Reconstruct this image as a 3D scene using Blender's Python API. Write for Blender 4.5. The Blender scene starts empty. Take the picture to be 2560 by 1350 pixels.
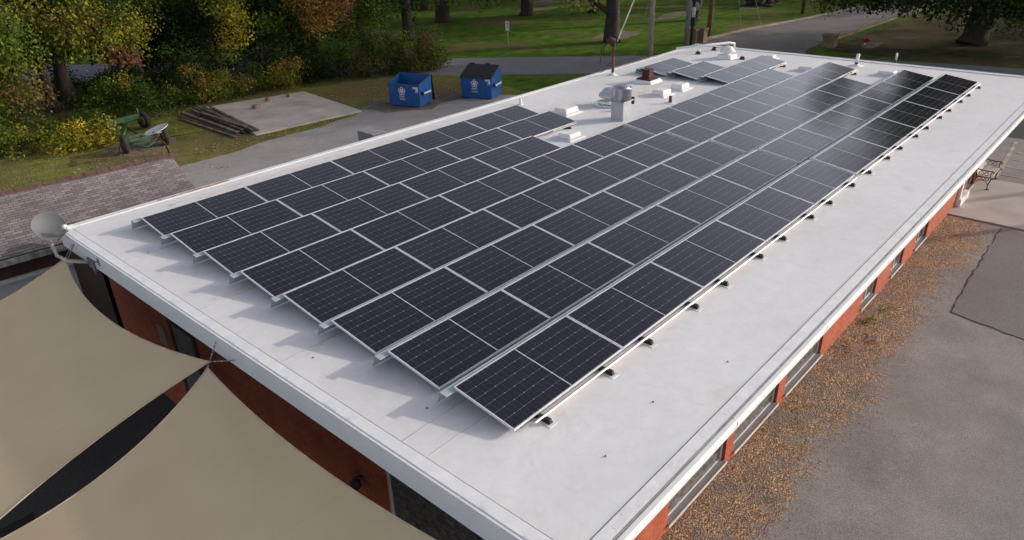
import bpy, bmesh, math, random
import numpy as np
from mathutils import Vector, Matrix, Euler
R = math.radians
scene = bpy.context.scene
col = scene.collection

# ------------------------------------------------------------------ camera
cam = bpy.data.cameras.new("camera")
cam.sensor_fit = 'HORIZONTAL'; cam.sensor_width = 36.0
cam.lens = 1797.75 / 2560 * 36.0
cam.clip_start = 0.1; cam.clip_end = 2000
camo = bpy.data.objects.new("camera", cam); col.objects.link(camo)
camo.location = (-4.924, -4.562, 8.849)
camo.rotation_euler = (1.10716, 0.02831, -0.84251)
scene.camera = camo

# ------------------------------------------------------------------ light
SUN_AZ, SUN_EL = R(-35.5), R(18.0)
world = bpy.data.worlds.new("World"); scene.world = world
world.use_nodes = True
wn = world.node_tree; wn.nodes.clear()
wo = wn.nodes.new('ShaderNodeOutputWorld'); bg = wn.nodes.new('ShaderNodeBackground')
sky = wn.nodes.new('ShaderNodeTexSky'); sky.sky_type = 'NISHITA'; sky.sun_disc = False
sky.sun_elevation = SUN_EL; sky.sun_rotation = math.pi/2 - SUN_AZ
sky.air_density = 1.0; sky.dust_density = 2.5; sky.ozone_density = 1.0
hs = wn.nodes.new('ShaderNodeHueSaturation'); hs.inputs['Saturation'].default_value = 0.55
wn.links.new(sky.outputs[0], hs.inputs['Color'])
# thin uneven cloud veil over the whole sky
tc = wn.nodes.new('ShaderNodeTexCoord'); ns = wn.nodes.new('ShaderNodeTexNoise')
ns.inputs['Scale'].default_value = 2.2; ns.inputs['Detail'].default_value = 5
mr = wn.nodes.new('ShaderNodeMapRange'); mr.inputs[1].default_value = 0.3; mr.inputs[2].default_value = 0.75
mx = wn.nodes.new('ShaderNodeMix'); mx.data_type = 'RGBA'; mx.blend_type = 'MULTIPLY'; mx.inputs[0].default_value = 1.0
wn.links.new(tc.outputs['Generated'], ns.inputs['Vector']); wn.links.new(ns.outputs[0], mr.inputs[0])
veil = wn.nodes.new('ShaderNodeMix'); veil.data_type = 'RGBA'; veil.inputs[6].default_value = (0.84, 0.812, 0.84, 1); veil.inputs[7].default_value = (1.23, 1.19, 1.215, 1)
mr.inputs[3].default_value = 0.0; mr.inputs[4].default_value = 1.0
wn.links.new(mr.outputs[0], veil.inputs[0])
wn.links.new(hs.outputs[0], mx.inputs[6]); wn.links.new(veil.outputs[2], mx.inputs[7])
# brighter hazy cloud low down, greyer overhead
sp_ = wn.nodes.new('ShaderNodeSeparateXYZ'); wn.links.new(tc.outputs['Generated'], sp_.inputs[0])
hz_ = wn.nodes.new('ShaderNodeMapRange'); hz_.inputs[1].default_value = 0.18; hz_.inputs[2].default_value = 0.62; hz_.inputs[3].default_value = 1.75; hz_.inputs[4].default_value = 0.90
wn.links.new(sp_.outputs[2], hz_.inputs[0])
hm_ = wn.nodes.new('ShaderNodeMix'); hm_.data_type = 'RGBA'; hm_.blend_type = 'MULTIPLY'; hm_.inputs[0].default_value = 1.0
wn.links.new(mx.outputs[2], hm_.inputs[6]); wn.links.new(hz_.outputs[0], hm_.inputs[7]); wn.links.new(hm_.outputs[2], bg.inputs[0]); wn.links.new(bg.outputs[0], wo.inputs[0])
bg.inputs[1].default_value = 0.15
sun = bpy.data.lights.new("sun", 'SUN'); sun.energy = 2.4; sun.angle = R(0.6); sun.color = (1.0, 0.93, 0.84)
suno = bpy.data.objects.new("sun", sun); col.objects.link(suno)
sdir = Vector((math.cos(SUN_AZ)*math.cos(SUN_EL), math.sin(SUN_AZ)*math.cos(SUN_EL), math.sin(SUN_EL)))
suno.rotation_euler = (-sdir).to_track_quat('-Z', 'Y').to_euler()
scene.view_settings.view_transform = 'Standard'; scene.view_settings.look = 'None'
scene.view_settings.exposure = 0.07; scene.view_settings.gamma = 1.0
try:
    scene.cycles.max_bounces = 6; scene.cycles.transparent_max_bounces = 4
except Exception: pass

# ------------------------------------------------------------------ helpers
def tag(o, label=None, cat=None, group=None, kind=None):
    if label: o['label'] = label
    if cat: o['category'] = cat
    if group: o['group'] = group
    if kind: o['kind'] = kind
    return o
def thing(name, label, cat, loc=(0, 0, 0), group=None, rz=0.0):
    o = bpy.data.objects.new(name, None); col.objects.link(o)
    o.location = loc; o.rotation_euler = (0, 0, rz); o.empty_display_size = 0.2
    return tag(o, label, cat, group)
def children(o): return [c for c in bpy.data.objects if c.parent == o]
def copy_tree(o, loc=None, rz=None, label=None, group=None, parent=None):
    c = o.copy(); col.objects.link(c); c.parent = parent
    for ch in children(o): copy_tree(ch, parent=c)
    if loc is not None: c.location = loc
    if rz is not None: c.rotation_euler = (0, 0, rz)
    if label: c['label'] = label
    if group: c['group'] = group
    return c
def wloc(o):
    v = Vector((0, 0, 0))
    while o is not None: v = v + o.location; o = o.parent
    return v
class MB:
    """collects shapes in world coordinates and links them as ONE mesh object"""
    def __init__(s): s.v = []; s.f = []; s.sm = []
    def add(s, vs, fs, smooth=False):
        b = len(s.v); s.v += [tuple(p) for p in vs]; s.f += [tuple(i+b for i in f) for f in fs]; s.sm += [smooth]*len(fs)
        return s
    def box(s, x0, x1, y0, y1, z0, z1):
        return s.add([(x0,y0,z0),(x1,y0,z0),(x1,y1,z0),(x0,y1,z0),(x0,y0,z1),(x1,y0,z1),(x1,y1,z1),(x0,y1,z1)],
                     [(0,3,2,1),(4,5,6,7),(0,1,5,4),(1,2,6,5),(2,3,7,6),(3,0,4,7)])
    def obox(s, c, size, rot=None, taper=1.0):
        hx, hy, hz = size[0]/2, size[1]/2, size[2]/2
        m = rot if rot is not None else Matrix.Identity(3)
        vs = []
        for z in (-hz, hz):
            t = 1.0 if z < 0 else taper
            for x, y in ((-hx,-hy),(hx,-hy),(hx,hy),(-hx,hy)): vs.append(Vector(c) + m @ Vector((x*t, y*t, z)))
        return s.add(vs, [(0,3,2,1),(4,5,6,7),(0,1,5,4),(1,2,6,5),(2,3,7,6),(3,0,4,7)])
    def path(s, pts, rad, n=10, smooth=True):
        pts = [Vector(p) for p in pts]; m = len(pts)
        if not hasattr(rad, '__len__'): rad = [rad]*m
        vs = []; ref = Vector((0.13, 0.31, 0.94))
        for i, p in enumerate(pts):
            d = (pts[min(i+1, m-1)] - pts[max(i-1, 0)]).normalized()
            a = d.cross(ref)
            if a.length < 1e-3: a = d.cross(Vector((1, 0, 0)))
            a.normalize(); b = d.cross(a)
            for k in range(n):
                t = 2*math.pi*k/n; vs.append(p + (a*math.cos(t) + b*math.sin(t))*rad[i])
        fs = [(i*n+k, i*n+(k+1) % n, (i+1)*n+(k+1) % n, (i+1)*n+k) for i in range(m-1) for k in range(n)]
        s.add(vs, fs, smooth)
        b = len(s.v) - len(vs)
        s.f += [tuple(b+k for k in reversed(range(n))), tuple(b+(m-1)*n+k for k in range(n))]; s.sm += [False, False]
        return s
    def lathe(s, prof, c, n=28, axis=None, smooth=True):
        m = Matrix.Identity(3) if axis is None else Vector(axis).normalized().to_track_quat('Z', 'Y').to_matrix()
        vs = []
        for r, z in prof:
            for k in range(n):
                t = 2*math.pi*k/n; vs.append(Vector(c) + m @ Vector((r*math.cos(t), r*math.sin(t), z)))
        fs = [(i*n+k, i*n+(k+1) % n, (i+1)*n+(k+1) % n, (i+1)*n+k) for i in range(len(prof)-1) for k in range(n)]
        return s.add(vs, fs, smooth)
    def prism(s, poly, z0, z1):
        n = len(poly); vs = [(x, y, z0) for x, y in poly] + [(x, y, z1) for x, y in poly]
        return s.add(vs, [tuple(reversed(range(n))), tuple(range(n, 2*n))] + [(i, (i+1) % n, n+(i+1) % n, n+i) for i in range(n)])
    def extrude_x(s, prof, x0, x1):
        n = len(prof); vs = [(x0, y, z) for y, z in prof] + [(x1, y, z) for y, z in prof]
        return s.add(vs, [tuple(range(n)), tuple(reversed(range(n, 2*n)))] + [(i, n+i, n+(i+1) % n, (i+1) % n) for i in range(n)])
    def extrude_y(s, prof, y0, y1):
        n = len(prof); vs = [(x, y0, z) for x, z in prof] + [(x, y1, z) for x, z in prof]
        return s.add(vs, [tuple(range(n)), tuple(reversed(range(n, 2*n)))] + [(i, n+i, n+(i+1) % n, (i+1) % n) for i in range(n)])
    def build(s, name, mat, parent=None, bevel=0.0, fix=True):
        me = bpy.data.meshes.new(name)
        off = wloc(parent) if parent is not None else Vector((0, 0, 0))
        me.from_pydata([(p[0]-off.x, p[1]-off.y, p[2]-off.z) for p in s.v], [], s.f)
        me.polygons.foreach_set('use_smooth', s.sm)
        if fix or bevel:
            bm = bmesh.new(); bm.from_mesh(me)
            if bevel:
                ed = [e for e in bm.edges if len(e.link_faces) == 2 and e.calc_face_angle(0) > 0.6]
                bmesh.ops.bevel(bm, geom=ed, offset=bevel, segments=2, affect='EDGES', clamp_overlap=True)
            bmesh.ops.recalc_face_normals(bm, faces=bm.faces)
            bm.to_mesh(me); bm.free()
        me.materials.append(mat)
        o = bpy.data.objects.new(name, me); col.objects.link(o); o.parent = parent
        return o

# ------------------------------------------------------------------ materials
def newmat(name):
    m = bpy.data.materials.new(name); m.use_nodes = True
    nt = m.node_tree; b = nt.nodes['Principled BSDF']; return m, nt, b
def ramp(nt, fac, stops, interp='LINEAR'):
    r = nt.nodes.new('ShaderNodeValToRGB'); r.color_ramp.interpolation = interp
    el = r.color_ramp.elements
    while len(el) < len(stops): el.new(0.5)
    for e, (p, c) in zip(el, stops):
        e.position = p; e.color = (*c, 1) if len(c) == 3 else c
    nt.links.new(fac, r.inputs[0]); return r.outputs[0]
def noise(nt, vec, scale, detail=4, rough=0.55, dist=0.0):
    n = nt.nodes.new('ShaderNodeTexNoise'); n.inputs['Scale'].default_value = scale
    n.inputs['Detail'].default_value = detail; n.inputs['Roughness'].default_value = rough
    n.inputs['Distortion'].default_value = dist
    nt.links.new(vec, n.inputs['Vector']); return n.outputs[0]
def mixc(nt, a, b, fac, mode='MIX'):
    m = nt.nodes.new('ShaderNodeMix'); m.data_type = 'RGBA'; m.blend_type = mode
    for sock, val in ((m.inputs[6], a), (m.inputs[7], b), (m.inputs[0], fac)):
        if hasattr(val, 'links'): nt.links.new(val, sock)
        elif hasattr(val, '__len__'): sock.default_value = (*val, 1)
        else: sock.default_value = val
    return m.outputs[2]
def wpos(nt):
    g = nt.nodes.new('ShaderNodeNewGeometry'); return g.outputs['Position']
def opos(nt):
    t = nt.nodes.new('ShaderNodeTexCoord'); return t.outputs['Object']
def scaled(nt, vec, s):
    m = nt.nodes.new('ShaderNodeMapping'); m.inputs['Scale'].default_value = s
    nt.links.new(vec, m.inputs['Vector']); return m.outputs[0]
def bump(nt, b, h, strength=0.3, dist=0.02):
    u = nt.nodes.new('ShaderNodeBump'); u.inputs['Strength'].default_value = strength; u.inputs['Distance'].default_value = dist
    nt.links.new(h, u.inputs['Height']); nt.links.new(u.outputs[0], b.inputs['Normal'])
def math_(nt, op, a, b=None, c=None):
    m = nt.nodes.new('ShaderNodeMath'); m.operation = op
    for i, v in enumerate((a, b, c)):
        if v is None: continue
        if hasattr(v, 'links'): nt.links.new(v, m.inputs[i])
        else: m.inputs[i].default_value = v
    return m.outputs[0]
def mat(name, c, rough=0.6, metal=0.0, var=0.15, scale=6.0, c2=None, bmp=0.0, bscale=None, world_=False, spec=None):
    m, nt, b = newmat(name); p = wpos(nt) if world_ else opos(nt)
    n = noise(nt, p, scale)
    d = c2 if c2 else tuple(max(0, x*(1-2*var)) for x in c)
    l = c if c2 else tuple(min(1, x*(1+var)) for x in c)
    nt.links.new(ramp(nt, n, [(0.3, d), (0.7, l)]), b.inputs['Base Color'])
    b.inputs['Roughness'].default_value = rough; b.inputs['Metallic'].default_value = metal
    if spec is not None: b.inputs['Specular IOR Level'].default_value = spec
    if bmp: bump(nt, b, noise(nt, p, bscale or scale*6), bmp)
    return m

def m_grass(name='grass', dryish=False):
    m, nt, b = newmat(name); p = wpos(nt)
    big = noise(nt, p, 0.16, 4, 0.6, 0.4); mid = noise(nt, p, 1.1, 4); fine = noise(nt, scaled(nt, p, (1, 1, 0.2)), 16, 3, 0.7)
    c = ramp(nt, mid, [(0.3, (0.050, 0.110, 0.011)), (0.55, (0.11, 0.20, 0.017)), (0.75, (0.18, 0.25, 0.034))] if not dryish else [(0.3, (0.13, 0.16, 0.030)), (0.5, (0.235, 0.245, 0.06)), (0.72, (0.34, 0.28, 0.115))])
    if dryish == 'litter': c = ramp(nt, mid, [(0.3, (0.03, 0.04, 0.012)), (0.55, (0.065, 0.058, 0.022)), (0.75, (0.11, 0.12, 0.025))])  # dark leaf-litter tones, with the oak's shade put into the grass colour
    dry = ramp(nt, fine, [(0.3, (0.13, 0.10, 0.050)), (0.7, (0.27, 0.205, 0.105))])
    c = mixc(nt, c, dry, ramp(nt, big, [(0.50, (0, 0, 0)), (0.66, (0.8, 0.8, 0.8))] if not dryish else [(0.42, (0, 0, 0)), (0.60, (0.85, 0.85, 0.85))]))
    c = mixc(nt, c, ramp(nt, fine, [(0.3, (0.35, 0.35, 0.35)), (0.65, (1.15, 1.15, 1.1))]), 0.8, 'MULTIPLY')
    nt.links.new(c, b.inputs['Base Color']); b.inputs['Roughness'].default_value = 0.95; b.inputs['Specular IOR Level'].default_value = 0.1
    bump(nt, b, fine, 1.0, 0.08); return m
def asphalt_col(nt, p, lo, hi, patch=None):
    a = noise(nt, p, 0.5, 5, 0.65); f = noise(nt, p, 45, 2, 0.7)
    c = ramp(nt, a, [(0.3, lo), (0.7, hi)])
    c = mixc(nt, c, ramp(nt, f, [(0.35, (0.55, 0.55, 0.55)), (0.65, (1.3, 1.3, 1.3))]), 0.7, 'MULTIPLY')
    if patch:
        q = noise(nt, p, 0.33, 5, 0.7, 0.6); c = mixc(nt, c, patch, ramp(nt, q, [(0.56, (0, 0, 0)), (0.7, (0.75, 0.75, 0.75))]))
    return c, f
def m_asphalt(name, lo, hi, patch=None):
    m, nt, b = newmat(name); p = wpos(nt); c, f = asphalt_col(nt, p, lo, hi, patch)
    nt.links.new(c, b.inputs['Base Color']); b.inputs['Roughness'].default_value = 0.9
    bump(nt, b, f, 0.5, 0.01); return m
LOT = ((0.18, 0.164, 0.160), (0.31, 0.286, 0.278), (0.235, 0.195, 0.175))
def m_gravel():
    m, nt, b = newmat('pea_gravel'); p = wpos(nt)
    v = nt.nodes.new('ShaderNodeTexVoronoi'); v.inputs['Scale'].default_value = 36; nt.links.new(p, v.inputs['Vector'])
    sx = nt.nodes.new('ShaderNodeSeparateColor'); nt.links.new(v.outputs['Color'], sx.inputs[0])
    c = ramp(nt, sx.outputs[0], [(0.0, (0.19, 0.11, 0.062)), (0.45, (0.43, 0.255, 0.14)), (0.8, (0.58, 0.37, 0.21)), (1.0, (0.80, 0.66, 0.52))])
    a = noise(nt, p, 1.3, 5, 0.7)
    c = mixc(nt, c, (0.31, 0.25, 0.215), ramp(nt, a, [(0.48, (0, 0, 0)), (0.60, (0.9, 0.9, 0.9))]))
    a2 = noise(nt, p, 2.6, 5, 0.7); c = mixc(nt, c, (0.24, 0.17, 0.125), ramp(nt, a2, [(0.55, (0, 0, 0)), (0.68, (0.7, 0.7, 0.7))]))
    sp = nt.nodes.new('ShaderNodeSeparateXYZ'); nt.links.new(p, sp.inputs[0])
    e1 = noise(nt, p, 0.45, 3, 0.6); e2 = noise(nt, p, 3.5, 6, 0.8)
    lim = math_(nt, 'ADD', math_(nt, 'MULTIPLY', math_(nt, 'SUBTRACT', e1, 0.5), 1.9), math_(nt, 'MULTIPLY', math_(nt, 'SUBTRACT', e2, 0.5), 2.2))
    out = math_(nt, 'ADD', math_(nt, 'MULTIPLY', math_(nt, 'ADD', sp.outputs[1], 1.78), -1.0), lim)
    sm = nt.nodes.new('ShaderNodeMapRange'); sm.inputs[1].default_value = -0.15; sm.inputs[2].default_value = 0.22; nt.links.new(out, sm.inputs[0])
    chip, chf = asphalt_col(nt, p, *LOT)
    dk = ramp(nt, v.outputs['Distance'], [(0.25, (1, 1, 1)), (0.8, (0.25, 0.25, 0.25))])
    c = mixc(nt, c, dk, 0.85, 'MULTIPLY'); c = mixc(nt, c, chip, sm.outputs[0])
    nt.links.new(c, b.inputs['Base Color']); b.inputs['Roughness'].default_value = 0.9
    h = math_(nt, 'MULTIPLY', math_(nt, 'SUBTRACT', 1.0, v.outputs['Distance']), math_(nt, 'SUBTRACT', 1.0, sm.outputs[0]))
    bump(nt, b, math_(nt, 'ADD', h, math_(nt, 'MULTIPLY', chf, 0.25)), 0.8, 0.03); return m
def m_brick(name, c1, c2, mort, scale=1.0):
    m, nt, b = newmat(name); p = wpos(nt)
    sp = nt.nodes.new('ShaderNodeSeparateXYZ'); nt.links.new(p, sp.inputs[0])
    cb = nt.nodes.new('ShaderNodeCombineXYZ')
    nt.links.new(math_(nt, 'ADD', sp.outputs[0], sp.outputs[1]), cb.inputs[0]); nt.links.new(sp.outputs[2], cb.inputs[1])
    t = nt.nodes.new('ShaderNodeTexBrick'); nt.links.new(cb.outputs[0], t.inputs['Vector'])
    t.inputs['Scale'].default_value = scale; t.inputs['Brick Width'].default_value = 0.2; t.inputs['Row Height'].default_value = 0.075
    t.inputs['Mortar Size'].default_value = 0.007; t.inputs['Color1'].default_value = (*c1, 1); t.inputs['Color2'].default_value = (*c2, 1)
    t.inputs['Mortar'].default_value = (*mort, 1)
    n = noise(nt, p, 3, 5)
    c = mixc(nt, t.outputs[0], ramp(nt, n, [(0.3, (0.75, 0.75, 0.75)), (0.7, (1.1, 1.1, 1.1))]), 1.0, 'MULTIPLY')
    nt.links.new(c, b.inputs['Base Color']); b.inputs['Roughness'].default_value = 0.85
    bump(nt, b, math_(nt, 'SUBTRACT', 1.0, t.outputs['Fac']), 0.6, 0.008); return m
def m_shingle():
    m, nt, b = newmat('asphalt_shingle'); p = opos(nt)
    t = nt.nodes.new('ShaderNodeTexBrick'); nt.links.new(p, t.inputs['Vector'])
    t.inputs['Scale'].default_value = 1.0; t.inputs['Brick Width'].default_value = 0.22; t.inputs['Row Height'].default_value = 0.082
    t.inputs['Mortar Size'].default_value = 0.009; t.inputs['Mortar Smooth'].default_value = 0.4; t.offset_frequency = 2; t.offset = 0.37
    t.inputs['Color1'].default_value = (0.15, 0.130, 0.126, 1); t.inputs['Color2'].default_value = (0.27, 0.242, 0.24, 1)
    t.inputs['Mortar'].default_value = (0.085, 0.072, 0.07, 1)
    n = noise(nt, p, 60, 2); w = noise(nt, p, 0.9, 4)
    c = mixc(nt, t.outputs[0], ramp(nt, n, [(0.3, (0.7, 0.7, 0.7)), (0.7, (1.2, 1.2, 1.2))]), 0.7, 'MULTIPLY')
    c = mixc(nt, c, ramp(nt, w, [(0.3, (0.8, 0.78, 0.78)), (0.7, (1.1, 1.08, 1.08))]), 1.0, 'MULTIPLY')
    nt.links.new(c, b.inputs['Base Color']); b.inputs['Roughness'].default_value = 0.95
    bump(nt, b, math_(nt, 'SUBTRACT', 1.0, t.outputs['Fac']), 0.5, 0.012); return m
def m_membrane():
    m, nt, b = newmat('roof_membrane'); p = wpos(nt)
    n1 = noise(nt, scaled(nt, p, (0.45, 1.0, 1.0)), 0.7, 6, 0.6, 0.3); n2 = noise(nt, p, 5, 5, 0.6); n3 = noise(nt, p, 1.7, 5, 0.7, 1.0)
    c = ramp(nt, n1, [(0.3, (0.72, 0.70, 0.70)), (0.7, (0.815, 0.795, 0.80))])
    c = mixc(nt, c, ramp(nt, n2, [(0.25, (0.93, 0.93, 0.93)), (0.7, (1.02, 1.02, 1.02))]), 1.0, 'MULTIPLY')
    c = mixc(nt, c, (0.55, 0.50, 0.45), ramp(nt, n3, [(0.57, (0, 0, 0)), (0.78, (0.5, 0.5, 0.5))]))
    nt.links.new(c, b.inputs['Base Color']); b.inputs['Roughness'].default_value = 0.55; b.inputs['Specular IOR Level'].default_value = 0.3
    n4 = noise(nt, p, 0.9, 6, 0.75, 2.0); c = mixc(nt, c, (0.62, 0.62, 0.63), ramp(nt, n4, [(0.50, (0, 0, 0)), (0.54, (0.25, 0.25, 0.25)), (0.60, (0.05, 0.05, 0.05))])); nt.links.new(c, b.inputs['Base Color'])
    bump(nt, b, n2, 0.15, 0.02); return m
def m_leaf(name, hue=(1, 1, 1)):
    m, nt, b = newmat(name); nt.nodes.remove(b)
    at = nt.nodes.new('ShaderNodeAttribute'); at.attribute_name = 'tint'
    g = nt.nodes.new('ShaderNodeNewGeometry')
    v = ramp(nt, g.outputs['Random Per Island'], [(0.0, (0.65, 0.7, 0.62)), (0.5, (1.1, 1.12, 1.1)), (1.0, (1.65, 1.55, 1.3))])
    c = mixc(nt, at.outputs['Color'], v, 1.0, 'MULTIPLY')
    c = mixc(nt, c, hue, 1.0, 'MULTIPLY')
    d = nt.nodes.new('ShaderNodeBsdfPrincipled'); d.inputs['Roughness'].default_value = 0.6; d.inputs['Specular IOR Level'].default_value = 0.25
    t = nt.nodes.new('ShaderNodeBsdfTranslucent'); mxs = nt.nodes.new('ShaderNodeMixShader'); mxs.inputs[0].default_value = 0.42
    nt.links.new(c, d.inputs['Base Color']); nt.links.new(c, t.inputs['Color'])
    nt.links.new(d.outputs[0], mxs.inputs[1]); nt.links.new(t.outputs[0], mxs.inputs[2])
    nt.links.new(mxs.outputs[0], nt.nodes['Material Output'].inputs[0]); return m
def m_bark(name, c1, c2):
    m, nt, b = newmat(name); p = wpos(nt)
    n = noise(nt, scaled(nt, p, (5, 5, 0.8)), 2.5, 6, 0.7)
    nt.links.new(ramp(nt, n, [(0.3, c1), (0.7, c2)]), b.inputs['Base Color']); b.inputs['Roughness'].default_value = 0.95
    bump(nt, b, n, 0.8, 0.05); return m
PL, PW, PT = 2.2592, 1.0172, 0.15318     # module length, width, tilt
def m_cells():
    """half-cut monocrystalline module: dark cells, bright busbar gaps, diamond dots, wide centre gap"""
    m, nt, b = newmat('solar_cells'); p = opos(nt)
    s = nt.nodes.new('ShaderNodeSeparateXYZ'); nt.links.new(p, s.inputs[0])
    mg = 0.024; half = (PL - 2*mg - 0.016)/2; cw = half/12; ch = (PW - 2*mg)/6
    x = math_(nt, 'SUBTRACT', s.outputs[0], PL/2)
    ax = math_(nt, 'SUBTRACT', math_(nt, 'ABSOLUTE', x), 0.008)       # distance from the centre gap
    yy = math_(nt, 'SUBTRACT', s.outputs[1], mg)
    def line(coord, pitch, w):     # 1 on a grid line
        q = math_(nt, 'DIVIDE', coord, pitch)
        d = math_(nt, 'ABSOLUTE', math_(nt, 'SUBTRACT', q, math_(nt, 'ROUND', q)))
        return math_(nt, 'LESS_THAN', math_(nt, 'MULTIPLY', d, pitch), w), math_(nt, 'MULTIPLY', d, pitch)
    lx, dx = line(ax, cw, 0.0012); ly, dy = line(yy, ch, 0.0021)
    _, dx2 = line(ax, cw*2, 0.001)
    dot = math_(nt, 'LESS_THAN', math_(nt, 'ADD', dx2, dy), 0.0085)
    fine, _ = line(yy, ch/10, 0.0005)
    mid = math_(nt, 'LESS_THAN', ax, 0.0)
    e1 = math_(nt, 'GREATER_THAN', math_(nt, 'ABSOLUTE', x), PL/2 - mg)
    e2 = math_(nt, 'GREATER_THAN', math_(nt, 'ABSOLUTE', math_(nt, 'SUBTRACT', s.outputs[1], PW/2)), PW/2 - mg)
    oi = nt.nodes.new('ShaderNodeObjectInfo')
    q = nt.nodes.new('ShaderNodeCombineXYZ'); nt.links.new(oi.outputs['Random'], q.inputs[2])
    nt.links.new(math_(nt, 'FLOOR', math_(nt, 'DIVIDE', ax, cw*2)), q.inputs[0]); nt.links.new(math_(nt, 'FLOOR', math_(nt, 'DIVIDE', yy, ch)), q.inputs[1])
    wnz = nt.nodes.new('ShaderNodeTexWhiteNoise'); nt.links.new(q.outputs[0], wnz.inputs['Vector'])
    c = ramp(nt, wnz.outputs[0], [(0.0, (0.0095, 0.0090, 0.0175)), (1.0, (0.0135, 0.0125, 0.0225))])
    c = mixc(nt, c, ramp(nt, oi.outputs['Random'], [(0, (0.8, 0.8, 0.85)), (1, (1.2, 1.15, 1.15))]), 1.0, 'MULTIPLY')
    c = mixc(nt, c, (0.03, 0.031, 0.045), math_(nt, 'MULTIPLY', fine, 0.6))
    c = mixc(nt, c, (0.085, 0.088, 0.11), lx); c = mixc(nt, c, (0.165, 0.168, 0.19), ly)
    c = mixc(nt, c, (0.36, 0.36, 0.39), dot)
    c = mixc(nt, c, (0.50, 0.50, 0.53), mid); c = mixc(nt, c, (0.02, 0.02, 0.026), math_(nt, 'MAXIMUM', e1, e2))
    nt.links.new(c, b.inputs['Base Color']); b.inputs['IOR'].default_value = 1.55
    nt.links.new(ramp(nt, noise(nt, wpos(nt), 1.4, 5, 0.6), [(0.3, (.10, .10, .10)), (0.7, (.17, .17, .17))]), b.inputs['Roughness'])
    b.inputs['Coat Weight'].default_value = 0.0
    return m
def m_glass(name):
    m, nt, b = newmat(name); p = opos(nt); n = noise(nt, scaled(nt, p, (5, 5, 9)), 1.6, 6, 0.75, 0.8)
    nt.links.new(ramp(nt, n, [(0.35, (0.035, 0.034, 0.034)), (0.65, (0.20, 0.19, 0.18))]), b.inputs['Base Color'])
    b.inputs['Roughness'].default_value = 0.05; b.inputs['IOR'].default_value = 1.6
    bump(nt, b, noise(nt, p, 1.2, 3), 0.15, 0.05); return m
def m_stain(name, c, edge=0.5):
    """patchy stain: noise decides between stain and bare membrane colour"""
    m, nt, b = newmat(name); p = wpos(nt)
    n = noise(nt, scaled(nt, p, (1.2, 5, 1)), 2.5, 6, 0.7, 0.5)
    nt.links.new(ramp(nt, n, [(edge-0.08, (0.74, 0.71, 0.69)), (edge+0.06, c)]), b.inputs['Base Color'])
    b.inputs['Roughness'].default_value = 0.7; return m

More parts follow.
